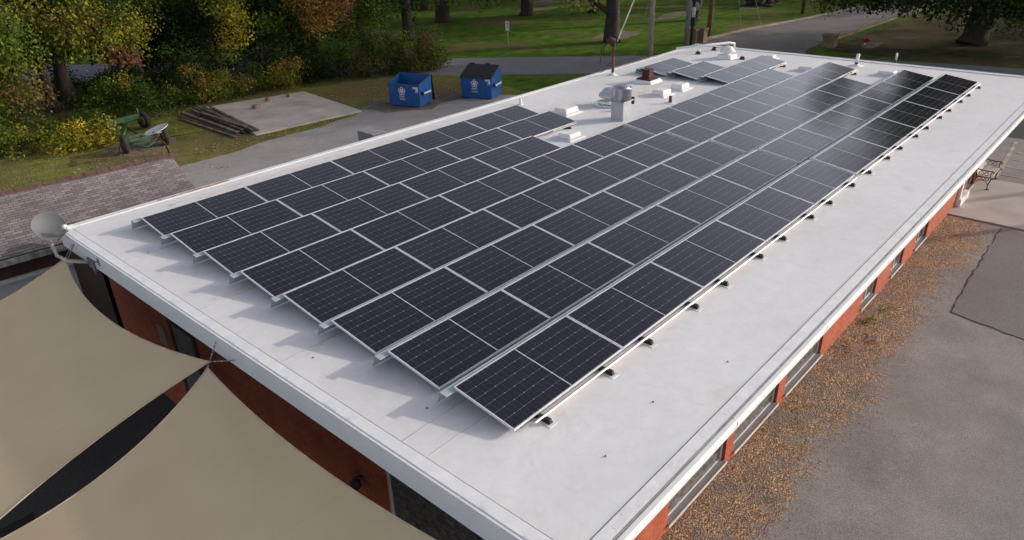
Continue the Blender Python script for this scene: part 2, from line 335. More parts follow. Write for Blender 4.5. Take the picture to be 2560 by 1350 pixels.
M = dict(
    grass=m_grass(), road=m_asphalt('road_asphalt', (0.15, 0.15, 0.16), (0.20, 0.20, 0.212)),
    street=m_asphalt('street_asphalt', (0.13, 0.12, 0.112), (0.20, 0.18, 0.165), (0.28, 0.22, 0.165)),
    alley=m_asphalt('alley_chipseal', (0.29, 0.265, 0.255), (0.39, 0.36, 0.355), (0.27, 0.20, 0.15)),
    lot=m_asphalt('lot_chipseal', *LOT),
    patch=m_asphalt('smooth_asphalt', (0.155, 0.143, 0.140), (0.19, 0.177, 0.172)), darkstrip=m_asphalt('dark_lot_strip', (0.018, 0.018, 0.02), (0.03, 0.03, 0.032)),
    concrete=mat('concrete', (0.52, 0.465, 0.415), 0.9, 0, 0.12, 0.8, bmp=0.2, bscale=30, world_=True),
    walk=mat('walk_concrete', (0.42, 0.385, 0.35), 0.9, 0, 0.1, 0.7, bmp=0.2, bscale=30, world_=True),
    curb=mat('curb_concrete', (0.34, 0.28, 0.21), 0.9, 0, 0.2, 2, world_=True),
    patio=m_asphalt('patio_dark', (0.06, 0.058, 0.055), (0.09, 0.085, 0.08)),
    gravel=m_gravel(), dirt=mat('bare_dirt', (0.20, 0.15, 0.11), 0.95, 0, 0.25, 1.5, bmp=0.5, world_=True),
    crack=mat('crack_tar', (0.03, 0.025, 0.022), 0.9), paint=mat('lot_paint', (0.42, 0.36, 0.26), 0.8, 0, 0.25, 3, world_=True),
    brick=m_brick('red_brick', (0.44, 0.098, 0.042), (0.36, 0.075, 0.032), (0.17, 0.055, 0.034)),
    brickwall=m_brick('buff_stone', (0.26, 0.18, 0.10), (0.18, 0.12, 0.07), (0.10, 0.08, 0.06)),
    membrane=m_membrane(), edge=mat('edge_membrane', (0.80, 0.80, 0.805), 0.45, 0, 0.05, 4, bmp=0.25, bscale=7, world_=True),
    fascia=mat('white_fascia', (0.76, 0.76, 0.775), 0.45, 0, 0.03, 3, world_=True), groove=mat('dark_groove', (0.22, 0.235, 0.26), 0.8),
    gutter=mat('white_gutter', (0.80, 0.795, 0.78), 0.4, 0, 0.03, 3, world_=True), seam=mat('seam_shade', (0.60, 0.585, 0.56), 0.7, 0, 0.12, 2, world_=True),
    soffit=mat('soffit', (0.45, 0.44, 0.43), 0.8),
    cells=m_cells(), frame=mat('anodised_frame', (0.70, 0.71, 0.74), 0.42, 0.15, 0.03, 4),
    galv=mat('galvanised', (0.42, 0.475, 0.52), 0.55, 0.1, 0.08, 5), rail=mat('white_rail', (0.72, 0.71, 0.68), 0.4, 0.25, 0.03, 4),
    black=mat('black_plastic', (0.022, 0.022, 0.023), 0.6), steel=mat('bright_steel', (0.44, 0.45, 0.47), 0.28, 0.8, 0.06, 4),
    whitebox=mat('white_coated', (0.78, 0.77, 0.765), 0.5, 0, 0.05, 3), ventmetal=mat('painted_vent', (0.46, 0.475, 0.495), 0.42, 0.3, 0.07, 6),
    rust=mat('rust', (0.075, 0.028, 0.020), 0.85, 0.1, 0.3, 8, bmp=0.3), rustpipe=mat('red_oxide_pipe', (0.17, 0.045, 0.028), 0.75, 0, 0.25, 8),
    paintrust=m_stain('flaking_red_paint', (0.36, 0.19, 0.16), 0.48), dirt_stain=m_stain('tan_stain', (0.60, 0.52, 0.44), 0.56),
    glass=m_glass('window_glass'), trim=mat('window_trim', (0.62, 0.59, 0.58), 0.6, 0, 0.08, 3), sill=mat('sill_concrete', (0.165, 0.16, 0.165), 0.85, 0, 0.1, 3),
    sillpale=mat('sill_edge', (0.52, 0.47, 0.44), 0.8, 0, 0.1, 4), sail=None,
    shingle=m_shingle(), ridge=mat('ridge_cap', (0.125, 0.068, 0.056), 0.95, 0, 0.25, 9, bmp=0.4), darkwood=mat('dark_brown_board', (0.055, 0.022, 0.016), 0.8, 0, 0.2, 4),
    siding=mat('pale_siding', (0.52, 0.53, 0.55), 0.7, 0, 0.06, 2), peel=mat('peeling_gutter', (0.42, 0.38, 0.36), 0.8, 0, 0.35, 5),
    bluepaint=mat('blue_steel', (0.004, 0.10, 0.38), 0.5, 0, 0.3, 5, c2=(0.006, 0.06, 0.21)), bluedark=mat('blue_rim', (0.03, 0.09, 0.16), 0.55, 0, 0.2, 4),
    inside=mat('dirty_inside', (0.022, 0.030, 0.050), 0.85, 0, 0.5, 2, c2=(0.05, 0.035, 0.03)), lid=mat('black_lid', (0.022, 0.021, 0.024), 0.5),
    decal=mat('white_decal', (0.72, 0.72, 0.76), 0.5, 0, 0.04, 4), decalred=mat('red_decal', (0.45, 0.12, 0.16), 0.5),
    plank=mat('weathered_plank', (0.17, 0.125, 0.095), 0.95, 0, 0.35, 3, bmp=0.4), plankdk=mat('wet_plank', (0.075, 0.055, 0.045), 0.95, 0, 0.35, 3, bmp=0.4),
    block=mat('clay_block', (0.27, 0.19, 0.14), 0.9, 0, 0.2, 6),
    green=mat('green_paint', (0.015, 0.085, 0.022), 0.5, 0, 0.25, 5), greenpale=mat('faded_green', (0.045, 0.13, 0.07), 0.6, 0, 0.25, 5), yellow=mat('yellow_rim', (0.52, 0.34, 0.03), 0.55, 0, 0.2, 5),
    rubber=mat('tyre_rubber', (0.028, 0.026, 0.026), 0.85, 0, 0.25, 5), dishwhite=mat('white_dish', (0.66, 0.63, 0.62), 0.5, 0, 0.06, 3),
    dishgrey=mat('grey_dish', (0.105, 0.112, 0.118), 0.7, 0, 0.05, 3), rustypaint=mat('rusty_white_arm', (0.55, 0.50, 0.47), 0.6, 0, 0.3, 9),
    acgrey=mat('ac_cabinet', (0.19, 0.195, 0.20), 0.5, 0.1, 0.07, 4), grille=mat('ac_grille', (0.12, 0.115, 0.115), 0.6),
    polewood=mat('pole_wood', (0.33, 0.29, 0.24), 0.9, 0, 0.2, 3), polegrey=mat('pole_grey', (0.25, 0.235, 0.22), 0.9, 0, 0.15, 3), polebrown=mat('pole_brown', (0.21, 0.125, 0.055), 0.9, 0, 0.3, 2),
    wire=mat('cable', (0.30, 0.32, 0.22), 0.6), wirew=mat('pale_cable', (0.55, 0.54, 0.46), 0.6), signwhite=mat('sign_face', (0.62, 0.63, 0.60), 0.5), signback=mat('sign_back', (0.38, 0.40, 0.42), 0.45, 0.4),
    galvpost=mat('sign_post', (0.25, 0.30, 0.25), 0.6), hyd=mat('red_paint', (0.25, 0.018, 0.02), 0.5),
    iron=mat('cast_iron', (0.02, 0.016, 0.015), 0.5), slat=mat('bench_slat', (0.50, 0.47, 0.45), 0.6, 0, 0.15, 4),
    bark=m_bark('bark', (0.028, 0.021, 0.017), (0.075, 0.058, 0.044)), barkgrey=m_bark('grey_bark', (0.07, 0.058, 0.05), (0.17, 0.145, 0.12)),
    blueband=mat('blue_band', (0.02, 0.03, 0.15), 0.6), leaf=m_leaf('leaves'), litter=m_leaf('leaf_litter'), twig=mat('dry_twig', (0.24, 0.19, 0.12), 0.9), 
)
def m_sail():
    m, nt, b = newmat('shade_cloth'); p = opos(nt)
    w = noise(nt, p, 1.1, 4, 0.5); f = noise(nt, p, 120, 2)
    c = ramp(nt, w, [(0.3, (0.63, 0.485, 0.305)), (0.7, (0.67, 0.525, 0.34))])
    c = mixc(nt, c, ramp(nt, f, [(0.3, (0.9, 0.9, 0.9)), (0.7, (1.05, 1.05, 1.05))]), 0.8, 'MULTIPLY')
    sp = nt.nodes.new('ShaderNodeSeparateXYZ'); nt.links.new(p, sp.inputs[0])
    q = math_(nt, 'FRACT', math_(nt, 'DIVIDE', math_(nt, 'ADD', sp.outputs[1], math_(nt, 'MULTIPLY', sp.outputs[0], .35)), 1.85))
    c = mixc(nt, c, (0.955, 0.95, 0.945), math_(nt, 'LESS_THAN', q, 0.010), 'MULTIPLY')
    nt.links.new(c, b.inputs['Base Color']); b.inputs['Roughness'].default_value = 0.85; b.inputs['Specular IOR Level'].default_value = 0.15
    bump(nt, b, f, 0.15, 0.004); return m
M['sail'] = m_sail(); M['hem'] = mat('hem_webbing', (.62, .49, .33), .8)

# ------------------------------------------------------------------ ground, roads, pavements
def flat(name, poly, z, m, label=None, cat=None):
    b = MB(); b.add([(x, y, z) for x, y in poly], [tuple(range(len(poly)))])
    o = b.build(name, m); tag(o, label, cat, kind='structure'); return o
def wobble(pts, amp, step, seed, closed=True):
    """subdivide an outline and push its points about so that edges are ragged"""
    rnd = random.Random(seed); out = []
    n = len(pts)
    for i in range(n if closed else n-1):
        a = Vector(pts[i]); b_ = Vector(pts[(i+1) % n]); k = max(1, int((b_-a).length/step))
        for j in range(k):
            q = a.lerp(b_, j/k); out.append((q.x + rnd.uniform(-amp, amp), q.y + rnd.uniform(-amp, amp)))
    return out
g = MB(); g.add([(-600, -600, 0), (900, -600, 0), (900, 900, 0), (-600, 900, 0)], [(0, 1, 2, 3)])
flat('shade_painted_lawn', wobble([(45.2, 12.8), (44.8, 4), (46.4, -2), (47, -40), (100, -40), (100, 3), (75, 10.8), (62, 12.6), (51, 13.0)], .3, 1.2, 16), .005, m_grass('shade_litter_grass', 'litter'))  # lawn under the oak, its shade painted in as darker, browner grass
tag(g.build('ground', M['grass']), 'lawn of patchy green and brown autumn grass around the building', 'lawn', kind='structure')
flat('rear_lawn', wobble([(-40, 11.6), (24.5, 11.6), (25.0, 22), (26.5, 29.5), (20, 37), (0, 40), (-40, 45)], .4, 1.5, 6), 0.004, m_grass('dry_grass', True))
def strip(cl, w):
    L_, R_ = [], []
    for i, p in enumerate(cl):
        a = Vector(cl[max(i-1, 0)]); b_ = Vector(cl[min(i+1, len(cl)-1)]); d = (b_-a).normalized(); n = Vector((-d.y, d.x))
        L_.append(Vector(p)+n*w/2); R_.append(Vector(p)-n*w/2)
    return L_, R_
road_cl = [(44.5, -120), (44.0, -30), (43.2, -8), (42.2, 3), (40.3, 11.5), (36.6, 17.8), (32.3, 23.6), (27.2, 30.4), (20.5, 39.0), (13.0, 48.5), (0, 66), (-30, 105)]
Lr, Rr = strip(road_cl, 5.6)
b = MB(); n = len(road_cl)
b.add([(p.x, p.y, 0.008) for p in Lr] + [(p.x, p.y, 0.008) for p in Rr], [(i, n+i, n+i+1, i+1) for i in range(n-1)])
tag(b.build('road', M['road']), 'grey asphalt road passing behind the building', 'road', kind='structure')
flat('side_street', wobble([(42.6, 13.0), (43.4, 21.3), (50.3, 20.9), (59.7, 19.2), (80, 16.5), (120, 12), (120, 6), (80, 11.5), (62.7, 13.6), (51.6, 13.9), (44.6, 13.9)], 0.12, 1.5, 3), 0.013, M['street'], 'side street running away from the road junction', 'street')
flat('alley', wobble([(-14, 13.5), (-14, 23.0), (7.0, 24.1), (12.6, 24.5), (16.1, 24.7), (18.0, 26.2), (20.4, 24.6), (23.6, 22.2), (23.9, 20.6), (22.2, 18.6), (22.2, 11.5), (3, 11.5)], 0.16, 1.1, 5), 0.012, M['alley'], 'pale chip seal alley behind the building', 'alley')
flat('bare_soil', wobble([(17.0, 25.3), (18.6, 26.9), (21.5, 25.5), (23.9, 22.6), (21.2, 23.0), (18.9, 22.7), (17.4, 23.9)], 0.25, 0.6, 8), 0.016, M['dirt'])
for i, (cx, cy, rx, ry) in enumerate([(43.3, 28.0, 2.6, 1.5), (56, 30, 3.5, 1.2), (66, 27, 4, 1.6), (48.6, 11.0, 1.4, .6), (60.5, 47, 5, 2), (53, 44, 3, 1.2), (6.9, 28.4, 1.6, 1.5)]):
    flat('bare_soil', [(cx+rx*math.cos(t)*random.Random(i*40+k).uniform(.7, 1.15), cy+ry*math.sin(t)*random.Random(i*40+k+9).uniform(.7, 1.15)) for k, t in enumerate(np.linspace(0, 2*math.pi, 26)[:-1])], 0.006, M['dirt'])
b = MB(); b.prism([(12.23, 32.6), (11.04, 25.63), (16.68, 25.15), (17.47, 31.45)], -0.05, 0.09)
tag(b.build('concrete_slab', M['concrete'], bevel=0.01), 'bare concrete pad left on the grass by the trees', 'slab', kind='structure')
# right-hand side
flat('lot', [(-30, -0.66), (-30, -60), (41, -60), (41, -0.2), (24.1, 5), (24.1, -0.66)], 0.004, M['lot'], 'grey chip seal lot beside the building', 'lot')
flat('gravel_bed', wobble([(-3, -0.64), (19.4, -0.64), (19.25, -2.1), (12.9, -2.2), (12.0, -3.0), (-3, -3.3)], 0.0, 0.5, 11), 0.010, M['gravel'], 'bed of brown pea gravel along the brick wall', 'gravel')
flat('asphalt_patch', [(12.93, -2.26), (19.2, -2.16), (19.2, -9), (12.7, -9), (12.6, -3.8)], 0.009, M['patch'], 'smooth grey asphalt patch with dark cracked edge', 'asphalt')
b = MB(); pts = wobble([(19.25, -2.12), (17, -2.17), (15, -2.2), (12.95, -2.26), (12.65, -3.6), (12.5, -8)], 0.035, 0.22, 4, False); rnd = random.Random(3)
for a, c in zip(pts[:-1], pts[1:]):
    d = (Vector(c)-Vector(a)); nn = Vector((-d.y, d.x)).normalized()*rnd.uniform(.006, .026)
    b.add([(a[0]+nn.x, a[1]+nn.y, .013), (a[0]-nn.x, a[1]-nn.y, .013), (c[0]-nn.x*.8, c[1]-nn.y*.8, .013), (c[0]+nn.x*.8, c[1]+nn.y*.8, .013)], [(0, 1, 2, 3)])
tag(b.build('asphalt_crack', M['crack']), 'dark crack along the asphalt patch edge', 'crack', kind='structure')
b = MB(); b.prism([(19.45, -0.64), (19.25, -12), (23.5, -12), (23.75, -0.64)], -0.03, 0.045)
tag(b.build('walkway', M['walk'], bevel=0.008), 'tan concrete walkway under the bench', 'walkway', kind='structure')
flat('dark_lot_strip', [(29.8, 1.5), (41, 1.5), (41, -60), (29.6, -60)], 0.009, M['darkstrip'])  # very dark strip across the far part of the lot
b = MB()
b.add([(24.0, -1.0, .012), (29.2, -.72, .012), (29.2, -.86, .012), (24.0, -1.14, .012)], [(0, 1, 2, 3)])
for x in (24.5, 25.55, 26.6, 27.65, 28.7): b.add([(x, -1.1, .0125), (x+.09, -1.1, .0125), (x-.25, -6, .0125), (x-.34, -6, .0125)], [(0, 1, 2, 3)])
tag(b.build('parking_line', M['paint']), 'faded painted parking lines beyond the bench', 'line', kind='structure')
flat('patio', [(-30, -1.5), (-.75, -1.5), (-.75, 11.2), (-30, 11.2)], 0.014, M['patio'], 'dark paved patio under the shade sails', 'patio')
b = MB()
for cl, w in (([(44.0, 21.5), (50.3, 21.05), (59.7, 19.35), (80, 16.7)], .35), ):
    A, B = strip(cl, w)
    for i in range(len(cl)-1):
        b.add([(A[i].x, A[i].y, .0), (B[i].x, B[i].y, 0), (B[i+1].x, B[i+1].y, 0), (A[i+1].x, A[i+1].y, 0), (A[i].x, A[i].y, .1), (B[i].x, B[i].y, .1), (B[i+1].x, B[i+1].y, .1), (A[i+1].x, A[i+1].y, .1)],
              [(4, 5, 6, 7), (0, 1, 5, 4), (2, 3, 7, 6), (1, 2, 6, 5), (3, 0, 4, 7)])
tag(b.build('kerb', M['curb']), 'pale kerb along the side street', 'kerb', kind='structure')

# ------------------------------------------------------------------ the brick building
ZR = 3.30
X0, X1, Y0, Y1 = -1.10, 25.05, -1.78, 11.45         # roof outline
bl = thing('brick_building', 'long low red brick building with a flat white roof', 'building', (0, 0, 0))
b = MB(); b.box(X0+.03, X1-.03, Y0+.03, Y1-.03, 2.97, ZR); roof = b.build('roof', M['membrane'], bl)
b = MB()
b.box(X0, X0+.17, Y0+.17, Y1, ZR-.04, ZR+.012); b.box(X0, X1, Y0, Y0+.17, ZR-.04, ZR+.012)
b.build('edge_strip', M['edge'], roof, bevel=.006)
b = MB()
b.box(X0-.018, X0, Y0, Y1, 2.93, ZR+.004); b.box(X0-.040, X0-.018, Y0, Y1, 3.12, ZR+.008)
b.box(X0, X1, Y1, Y1+.02, 2.93, ZR+.012); b.box(X1, X1+.02, Y0, Y1, 2.93, ZR+.04)
b.box(X0, X1, Y0-.016, Y0, 3.03, ZR-.02)
b.build('fascia', M['fascia'], roof)
b = MB(); b.box(X0+.02, X1-.02, Y0-.003, Y0+.006, ZR-.02, ZR+.0145)
for s in ((X0+.172, X0+.182),): b.box(s[0], s[1], Y0+.18, Y1-.2, ZR, ZR+.003)
b.box(X0+.18, X1-.25, Y0+.172, Y0+.180, ZR, ZR+.003)
b.build('edge_groove', M['groove'], roof)
b = MB(); b.box(X1-.22, X1, Y0+.17, Y1, ZR-.04, ZR+.03); b.box(X0+.17, X1-.22, Y1-.16, Y1, ZR-.04, ZR+.016); b.build('rear_coping', M['membrane'], roof, bevel=.008)
# gutter along the right eave: K-style profile with joints
b = MB(); b.extrude_x([(Y0-.018, ZR-.005), (Y0-.018, ZR-.15), (Y0-.06, ZR-.15), (Y0-.088, ZR-.08), (Y0-.088, ZR-.015), (Y0-.075, ZR-.005)], X0-.01, X1)
gut = b.build('gutter', M['gutter'], bl)
b = MB()
for x in (1.93, 4.79, 7.6, 10.21, 13.1, 16.0, 18.9): b.extrude_x([(Y0-.0185, ZR-.003), (Y0-.090, ZR-.012), (Y0-.091, ZR-.08), (Y0-.062, ZR-.153)], x, x+.014)
b.build('gutter_joint', M['groove'], gut)
b = MB()
for (x0, x1, y) in ((-.92, 11.0, .95), (-.86, 1.2, .52), (-.92, .5, 8.75), (-.92, .3, 5.9), (-.92, .2, 3.55)):
    b = MB(); b.box(x0, x1, y, y+.018, ZR, ZR+.003); b.build('membrane_seam', M['seam'], roof)
b = MB(); rnd = random.Random(12)
for i in range(46):                                   # heat-welded patches on the edge strips
    if i < 32: x = rnd.uniform(-.9, 16); y = Y0+.02; w, d = rnd.uniform(.05, .22), rnd.uniform(.06, .13); b.box(x, x+w, y+rnd.uniform(0, .03), y+d, ZR+.010, ZR+.0126+i*.00004)
    else: y = rnd.uniform(-1.4, 7); x = X0+.02; d = rnd.uniform(.04, .12); b.box(x, x+d, y, y+rnd.uniform(.05, .2), ZR+.010, ZR+.0126+i*.00004)
b.build('weld_marks', M['fascia'], roof)['kind'] = 'stuff'
for xa, xb in ((.9, 2.6), (17.6, 22.0)):
    b = MB(); b.add([(xa, Y1-.13, ZR+.0185), (xb, Y1-.13, ZR+.0185), (xb, Y1-.02, ZR+.0185), (xa, Y1-.02, ZR+.0185)], [(0, 1, 2, 3)]); b.build('rust_streak', M['paintrust'], roof)
for (x, y, w, d) in ((-.5, 9.2, 1.1, .12), (-.7, 3.5, .9, .1), (-.6, 6.0, .8, .1), (.9, Y1-.75, 8, .3), (12.2, 8.5, 1.6, .9), (15.4, 8.1, 2, .7)):
    b = MB(); b.add([(x, y, ZR+.0022), (x+w, y, ZR+.0022), (x+w, y+d, ZR+.0022), (x, y+d, ZR+.0022)], [(0, 1, 2, 3)]); b.build('roof_stain', M['dirt_stain'], roof)
# walls: right wall at y=-.65 split by window bays, left wall at x=-.75, others plain
WY, WX = -.65, -.75
bays = [(2.77, 4.68, 'wide window bay in the right wall, nearest the camera'), (4.99, 6.82, 'wide window bay in the right wall between two brick piers'), (7.18, 9.06, 'wide window bay in the right wall beside the long brick section'),
        (11.53, 12.57, None), (13.73, 14.71, None), (15.85, 16.97, None), (21.3, 22.5, None)]
b = MB(); x = WX
for (a, c, _) in bays:
    b.box(x, a, WY, WY+.3, 0, 2.97); b.box(a, c, WY, WY+.3, 0, .10); x = c
b.box(x, 24.0, WY, WY+.3, 0, 2.97)
b.box(WX, WX+.3, 1.66, 10.85, 0, 2.97); b.box(WX, WX+.3, WY+.3, -.2, 0, 2.97); b.box(WX, WX+.3, -.2, 1.66, 0, .5)
b.box(WX, 24.0, 10.55, 10.85, 0, 2.97); b.box(23.7, 24.0, WY+.3, 10.55, 0, 2.97)
b.build('wall', M['brick'], bl)
b = MB(); b.box(WX, WX+.3, 10.852, 12.75, 0, 2.9); b.build('passage_shade_panel', M['darkwood'], bl)  # added dark panel, its colour standing in for shade in the passage
b = MB(); b.box(WX-.02, WX, 8.2, 8.5, 1.6, 2.0); b.build('notice_board', M['curb'], bl)
b = MB(); b.box(X0+.03, X1-.03, Y0+.02, Y1-.03, 2.955, 2.972); b.build('soffit', M['soffit'], bl)
for i, (a, c, lab) in enumerate(bays):
    b = MB(); b.box(a+.05, c-.05, WY+.085, WY+.10, .16, 2.9); w = b.build('window', M['glass'], bl)
    b = MB(); b.box(a, a+.05, WY+.06, WY+.13, .14, 2.95); b.box(c-.05, c, WY+.06, WY+.13, .14, 2.95); b.box(a+.05, c-.05, WY+.06, WY+.13, 2.86, 2.95); b.box(a+.05, c-.05, WY+.072, WY+.13, .13, .16)
    if c-a < 1.3: b.box((a+c)/2-.02, (a+c)/2+.02, WY+.07, WY+.12, .16, 2.86)
    b.build('window_frame', M['trim'], w)
    b = MB(); b.extrude_x([(WY-.035, .10), (WY+.14, .10), (WY+.14, .145), (WY-.035, .13)], a+.003, c-.003); s_ = b.build('window_sill', M['sill'], w)
    b = MB(); b.box(a-.02, c+.02, WY-.05, WY-.036, .085, .14); b.build('sill_edge', M['sillpale'], s_)
b = MB(); b.box(WX+.05, WX+.07, -.15, 1.61, .55, 2.9); w = b.build('window', M['glass'], bl)
b = MB(); b.box(WX+.03, WX+.1, 1.62, 1.66, .5, 2.95); b.box(WX+.03, WX+.1, -.2, -.15, .5, 2.95); b.box(WX+.03, WX+.1, -.15, 1.62, .5, .55); b.build('window_frame', M['trim'], w)
b = MB(); b.box(WX-.05, WX+.1, -.2, 1.66, .44, .5); b.build('window_sill', M['sill'], w)
# side door with a dark frame on the left wall
b = MB(); b.box(WX-.012, WX+.0, 6.95, 7.75, .05, 2.3); d_ = b.build('door', mat('grey_door', (.16, .155, .16), .5), bl)
b = MB(); b.box(WX-.03, WX, 7.75, 7.86, 0, 2.38); b.box(WX-.03, WX, 6.84, 6.95, 0, 2.38); b.box(WX-.03, WX, 6.95, 7.75, 2.3, 2.38); b.build('door_frame', M['darkwood'], d_)
b = MB(); b.box(WX-.05, WX-.012, 7.05, 7.15, 1.0, 1.06); b.build('handle', M['steel'], d_)
# white step beside the walkway
b = MB(); b.box(20.2, 21.3, WY-.16, WY-.002, .045, .30); b.box(20.25, 20.4, WY-.10, WY-.002, .30, 2.95); b.build('door_surround', M['whitebox'], bl, bevel=.01)
tag_lamp = thing('wall_lamp', 'small black wall lamp under the eave above the front shade sail', 'lamp', (WX, 2.2, 1.85))
b = MB(); b.lathe([(0, .13), (.04, .125), (.07, .08), (.08, 0), (.0, 0)], (WX-.12, 2.2, 1.82), 16); b.build('lamp_shade', M['black'], tag_lamp)
b = MB(); b.path([(WX, 2.2, 1.92), (WX-.12, 2.2, 1.97)], .02, 8); b.build('lamp_arm', M['black'], tag_lamp)
cam_o = thing('security_camera', 'small grey security camera bracketed under the left eave', 'camera', (-1.0, 10.2, 2.93))
b = MB(); b.path([(-.95, 10.0, 2.93), (-1.0, 10.25, 2.72)], .014, 8); b.build('bracket', M['signback'], cam_o)
b = MB(); b.lathe([(0, -.06), (.035, -.06), (.04, .06), (0, .07)], (-1.0, 10.27, 2.66), 12); b.build('housing', M['signback'], cam_o)

# ------------------------------------------------------------------ solar array
GAPX, BG, PITCH, ZL = 0.0198, 0.1173, 1.2847, 3.40
ORD = ['zeroth', 'first', 'second', 'third', 'fourth', 'fifth', 'sixth', 'seventh', 'eighth']
ct, st = math.cos(PT), math.sin(PT)
tilt = Matrix.Rotation(PT, 3, 'X')
def panel_proto():
    t = thing('solar_panel', 'x', 'solar panel')
    b = MB(); fw, fh = .013, .035
    for (x0, x1, y0, y1) in ((0, PL, 0, fw), (0, PL, PW-fw, PW), (0, fw, fw, PW-fw), (PL-fw, PL, fw, PW-fw)): b.box(x0, x1, y0, y1, -fh, 0)
    b.v = [tuple(tilt @ Vector(p)) for p in b.v]; b.build('frame', M['frame'], t)
    b = MB(); b.box(fw, PL-fw, fw, PW-fw, -.012, -.004)
    o = b.build('glass', M['cells'], t); o.rotation_euler = (PT, 0, 0)
    return t
proto = panel_proto(); first = True
def colx(blk, k): return (0 if blk == 0 else 5*PL+4*GAPX+BG) + k*(PL+GAPX)
layout = {}
for r in range(1, 9):
    layout[(r, 0)] = range(4) if r == 6 else range(5)
    layout[(r, 1)] = {1: range(5), 2: range(5), 3: range(4), 4: range(5), 5: range(4), 6: (3, 4), 7: (3,), 8: (3,)}[r]
for (r, blk), ks in layout.items():
    for k in ks:
        blkname = 'near' if blk == 0 else 'far'
        if blk == 1 and r in (7, 8): lab = {7: 'lone far solar panel just behind the two-panel far strip, between rusty flue and dome vent', 8: 'lone far solar panel nearest the rear eave, reflecting dark trees behind the rusty flue'}[r]
        elif blk == 1 and r == 6: lab = {3: 'nearer of the two solar panels ending the sixth row beside the dome vent', 4: 'farther of the two solar panels ending the sixth row by the dome vent'}[k]
        else: lab = 'solar panel, %s in the %s block of the %s row from the right eave' % (ORD[k+1], blkname, ORD[r])
        loc = (colx(blk, k), (r-1)*PITCH, ZL)
        if first: proto.location = loc; proto['label'] = lab; proto['group'] = 'solar panels on the white roof'; first = False
        else: copy_tree(proto, loc, label=lab, group='solar panels on the white roof')
# wind deflector behind each strip and the rails that carry it
hy, hz = PW*ct, ZL + PW*st
for (r, blk), ks in layout.items():
    ks = list(ks); x0 = colx(blk, ks[0]) - .17; x1 = colx(blk, ks[-1]) + PL + .03; y = (r-1)*PITCH + hy
    if blk == 1 and r <= 5: x0 += .15
    w = 'near' if blk == 0 else 'far'
    t = thing('wind_deflector', 'galvanised wind deflector behind the %s strip of panels in the %s row' % (w, ORD[r]), 'deflector', (x0, y, ZR), 'wind deflectors behind the panel rows')
    b = MB(); th = .004
    p = [(y-.035, hz-.042), (y+.085, hz-.030), (y+.105, hz-.058), (y+.10, hz-.085), (y+.165, ZR+.022)]
    p += [(q[0]-th, q[1]-th*1.3) for q in reversed(p)]
    b.extrude_x(p, x0, x1); b.build('sheet', M['galv'], t)
    b = MB()
    for k in ks:
        for fx in (.22, .78):
            xx = colx(blk, k) + PL*fx; b.box(xx-.02, xx+.02, y+.12-.35, y+.14, ZR+.001, ZR+.045); b.box(xx-.015, xx+.015, y-.04, y-.02, ZR+.045, hz-.05)
    b.build('support_bracket', M['black'], t)
# front rails on black feet
for (r, blk, ks) in ((1, 0, range(5)), (1, 1, range(5)), (7, 0, (4,)), (5, 1, (3,)), (3, 1, (3,)), (2, 1, (4,)), (4, 1, (4,)), (6, 1, (4,))):
    ks = list(ks); x0 = colx(blk, ks[0]); x1 = colx(blk, ks[-1]) + PL; y = (r-1)*PITCH
    if not (r == 1): x0 += PL*.45
    if r == 2: continue
    x0 += .27 if (blk == 0 and r == 1) else .05; x1 -= .1
    w = {(1, 0): 'long white rail below the low edge of the near right-eave panels', (1, 1): 'long white rail under the low edge of the far right-eave panels'}.get((r, blk), 'short white rail under the last panel of the %s row%s' % (ORD[r], ' near block' if blk == 0 else ''))
    t = thing('mounting_rail', w, 'rail', (x0, y, ZR), 'front mounting rails')
    b = MB(); b.extrude_x([(y-.108, ZL-.018), (y-.094, ZL-.006), (y-.082, ZL-.016), (y-.03, ZR+.045), (y-.036, ZR+.04), (y-.09, ZL-.03)], x0, x1); b.build('rail_profile', M['rail'], t)
    for k in ks:
        for fx in (.20, .78):
            xx = colx(blk, k) + PL*fx
            if xx < x0: continue
            b = MB(); b.box(xx-.035, xx+.035, y-.19, y+.1, ZR+.006, ZR+.022)
            b.obox((xx, y-.145, ZR+.045), (.05, .09, .05), taper=.75); b.box(xx-.012, xx+.012, y-.05, y+.02, ZR+.022, ZL-.036); b.obox((xx, y-.02, ZR+.04), (.05, .06, .036))
            f_ = b.build('rail_foot', M['black'], t)
            b = MB(); b.box(xx-.075, xx+.075, y-.235, y+.12, ZR+.0005, ZR+.006); b.build('foot_pad', M['whitebox'], f_)

# ------------------------------------------------------------------ things on the roof
def curb_box(x, y, w, d, h, lab, flare=.10):
    t = thing('roof_curb', lab, 'roof curb', (x, y, ZR), 'white capped curbs on the roof')
    b = MB(); b.obox((x, y, ZR+.02), (w+2*flare, d+2*flare, .04), taper=.86); b.build('flashing', M['membrane'], t)
    b = MB(); b.obox((x, y, ZR+.03+h/2), (w, d, h), taper=.9); o = b.build('cap', M['membrane'], t, bevel=.02)
    return t
curb_box(12.25, 8.75, 0.66, 0.48, 0.16, 'white roof curb box beside the end panel of the seventh row')
curb_box(10.2, 7.05, 0.55, 0.44, 0.13, 'white roof curb box in the gap left of the missing panel, below the steel exhaust fan')
curb_box(15.9, 7.65, 0.55, 0.44, 0.16, 'white roof curb box nearer the red pipe stub, left of its twin')
curb_box(17.0, 7.6, 0.55, 0.44, 0.16, 'white roof curb box nearer the rusty flue end, right of its twin')
curb_box(22.2, 5.35, 0.48, 0.55, 0.13, 'white roof curb box between the ends of the third and fifth panel rows')
curb_box(22.9, 2.80, 0.48, 0.55, 0.13, 'white roof curb box between the white vent pipe and the second panel row')
curb_box(23.6, 7.35, 0.40, 0.31, 0.12, 'small white roof curb box behind the farthest fifth-row panel by the far eave')
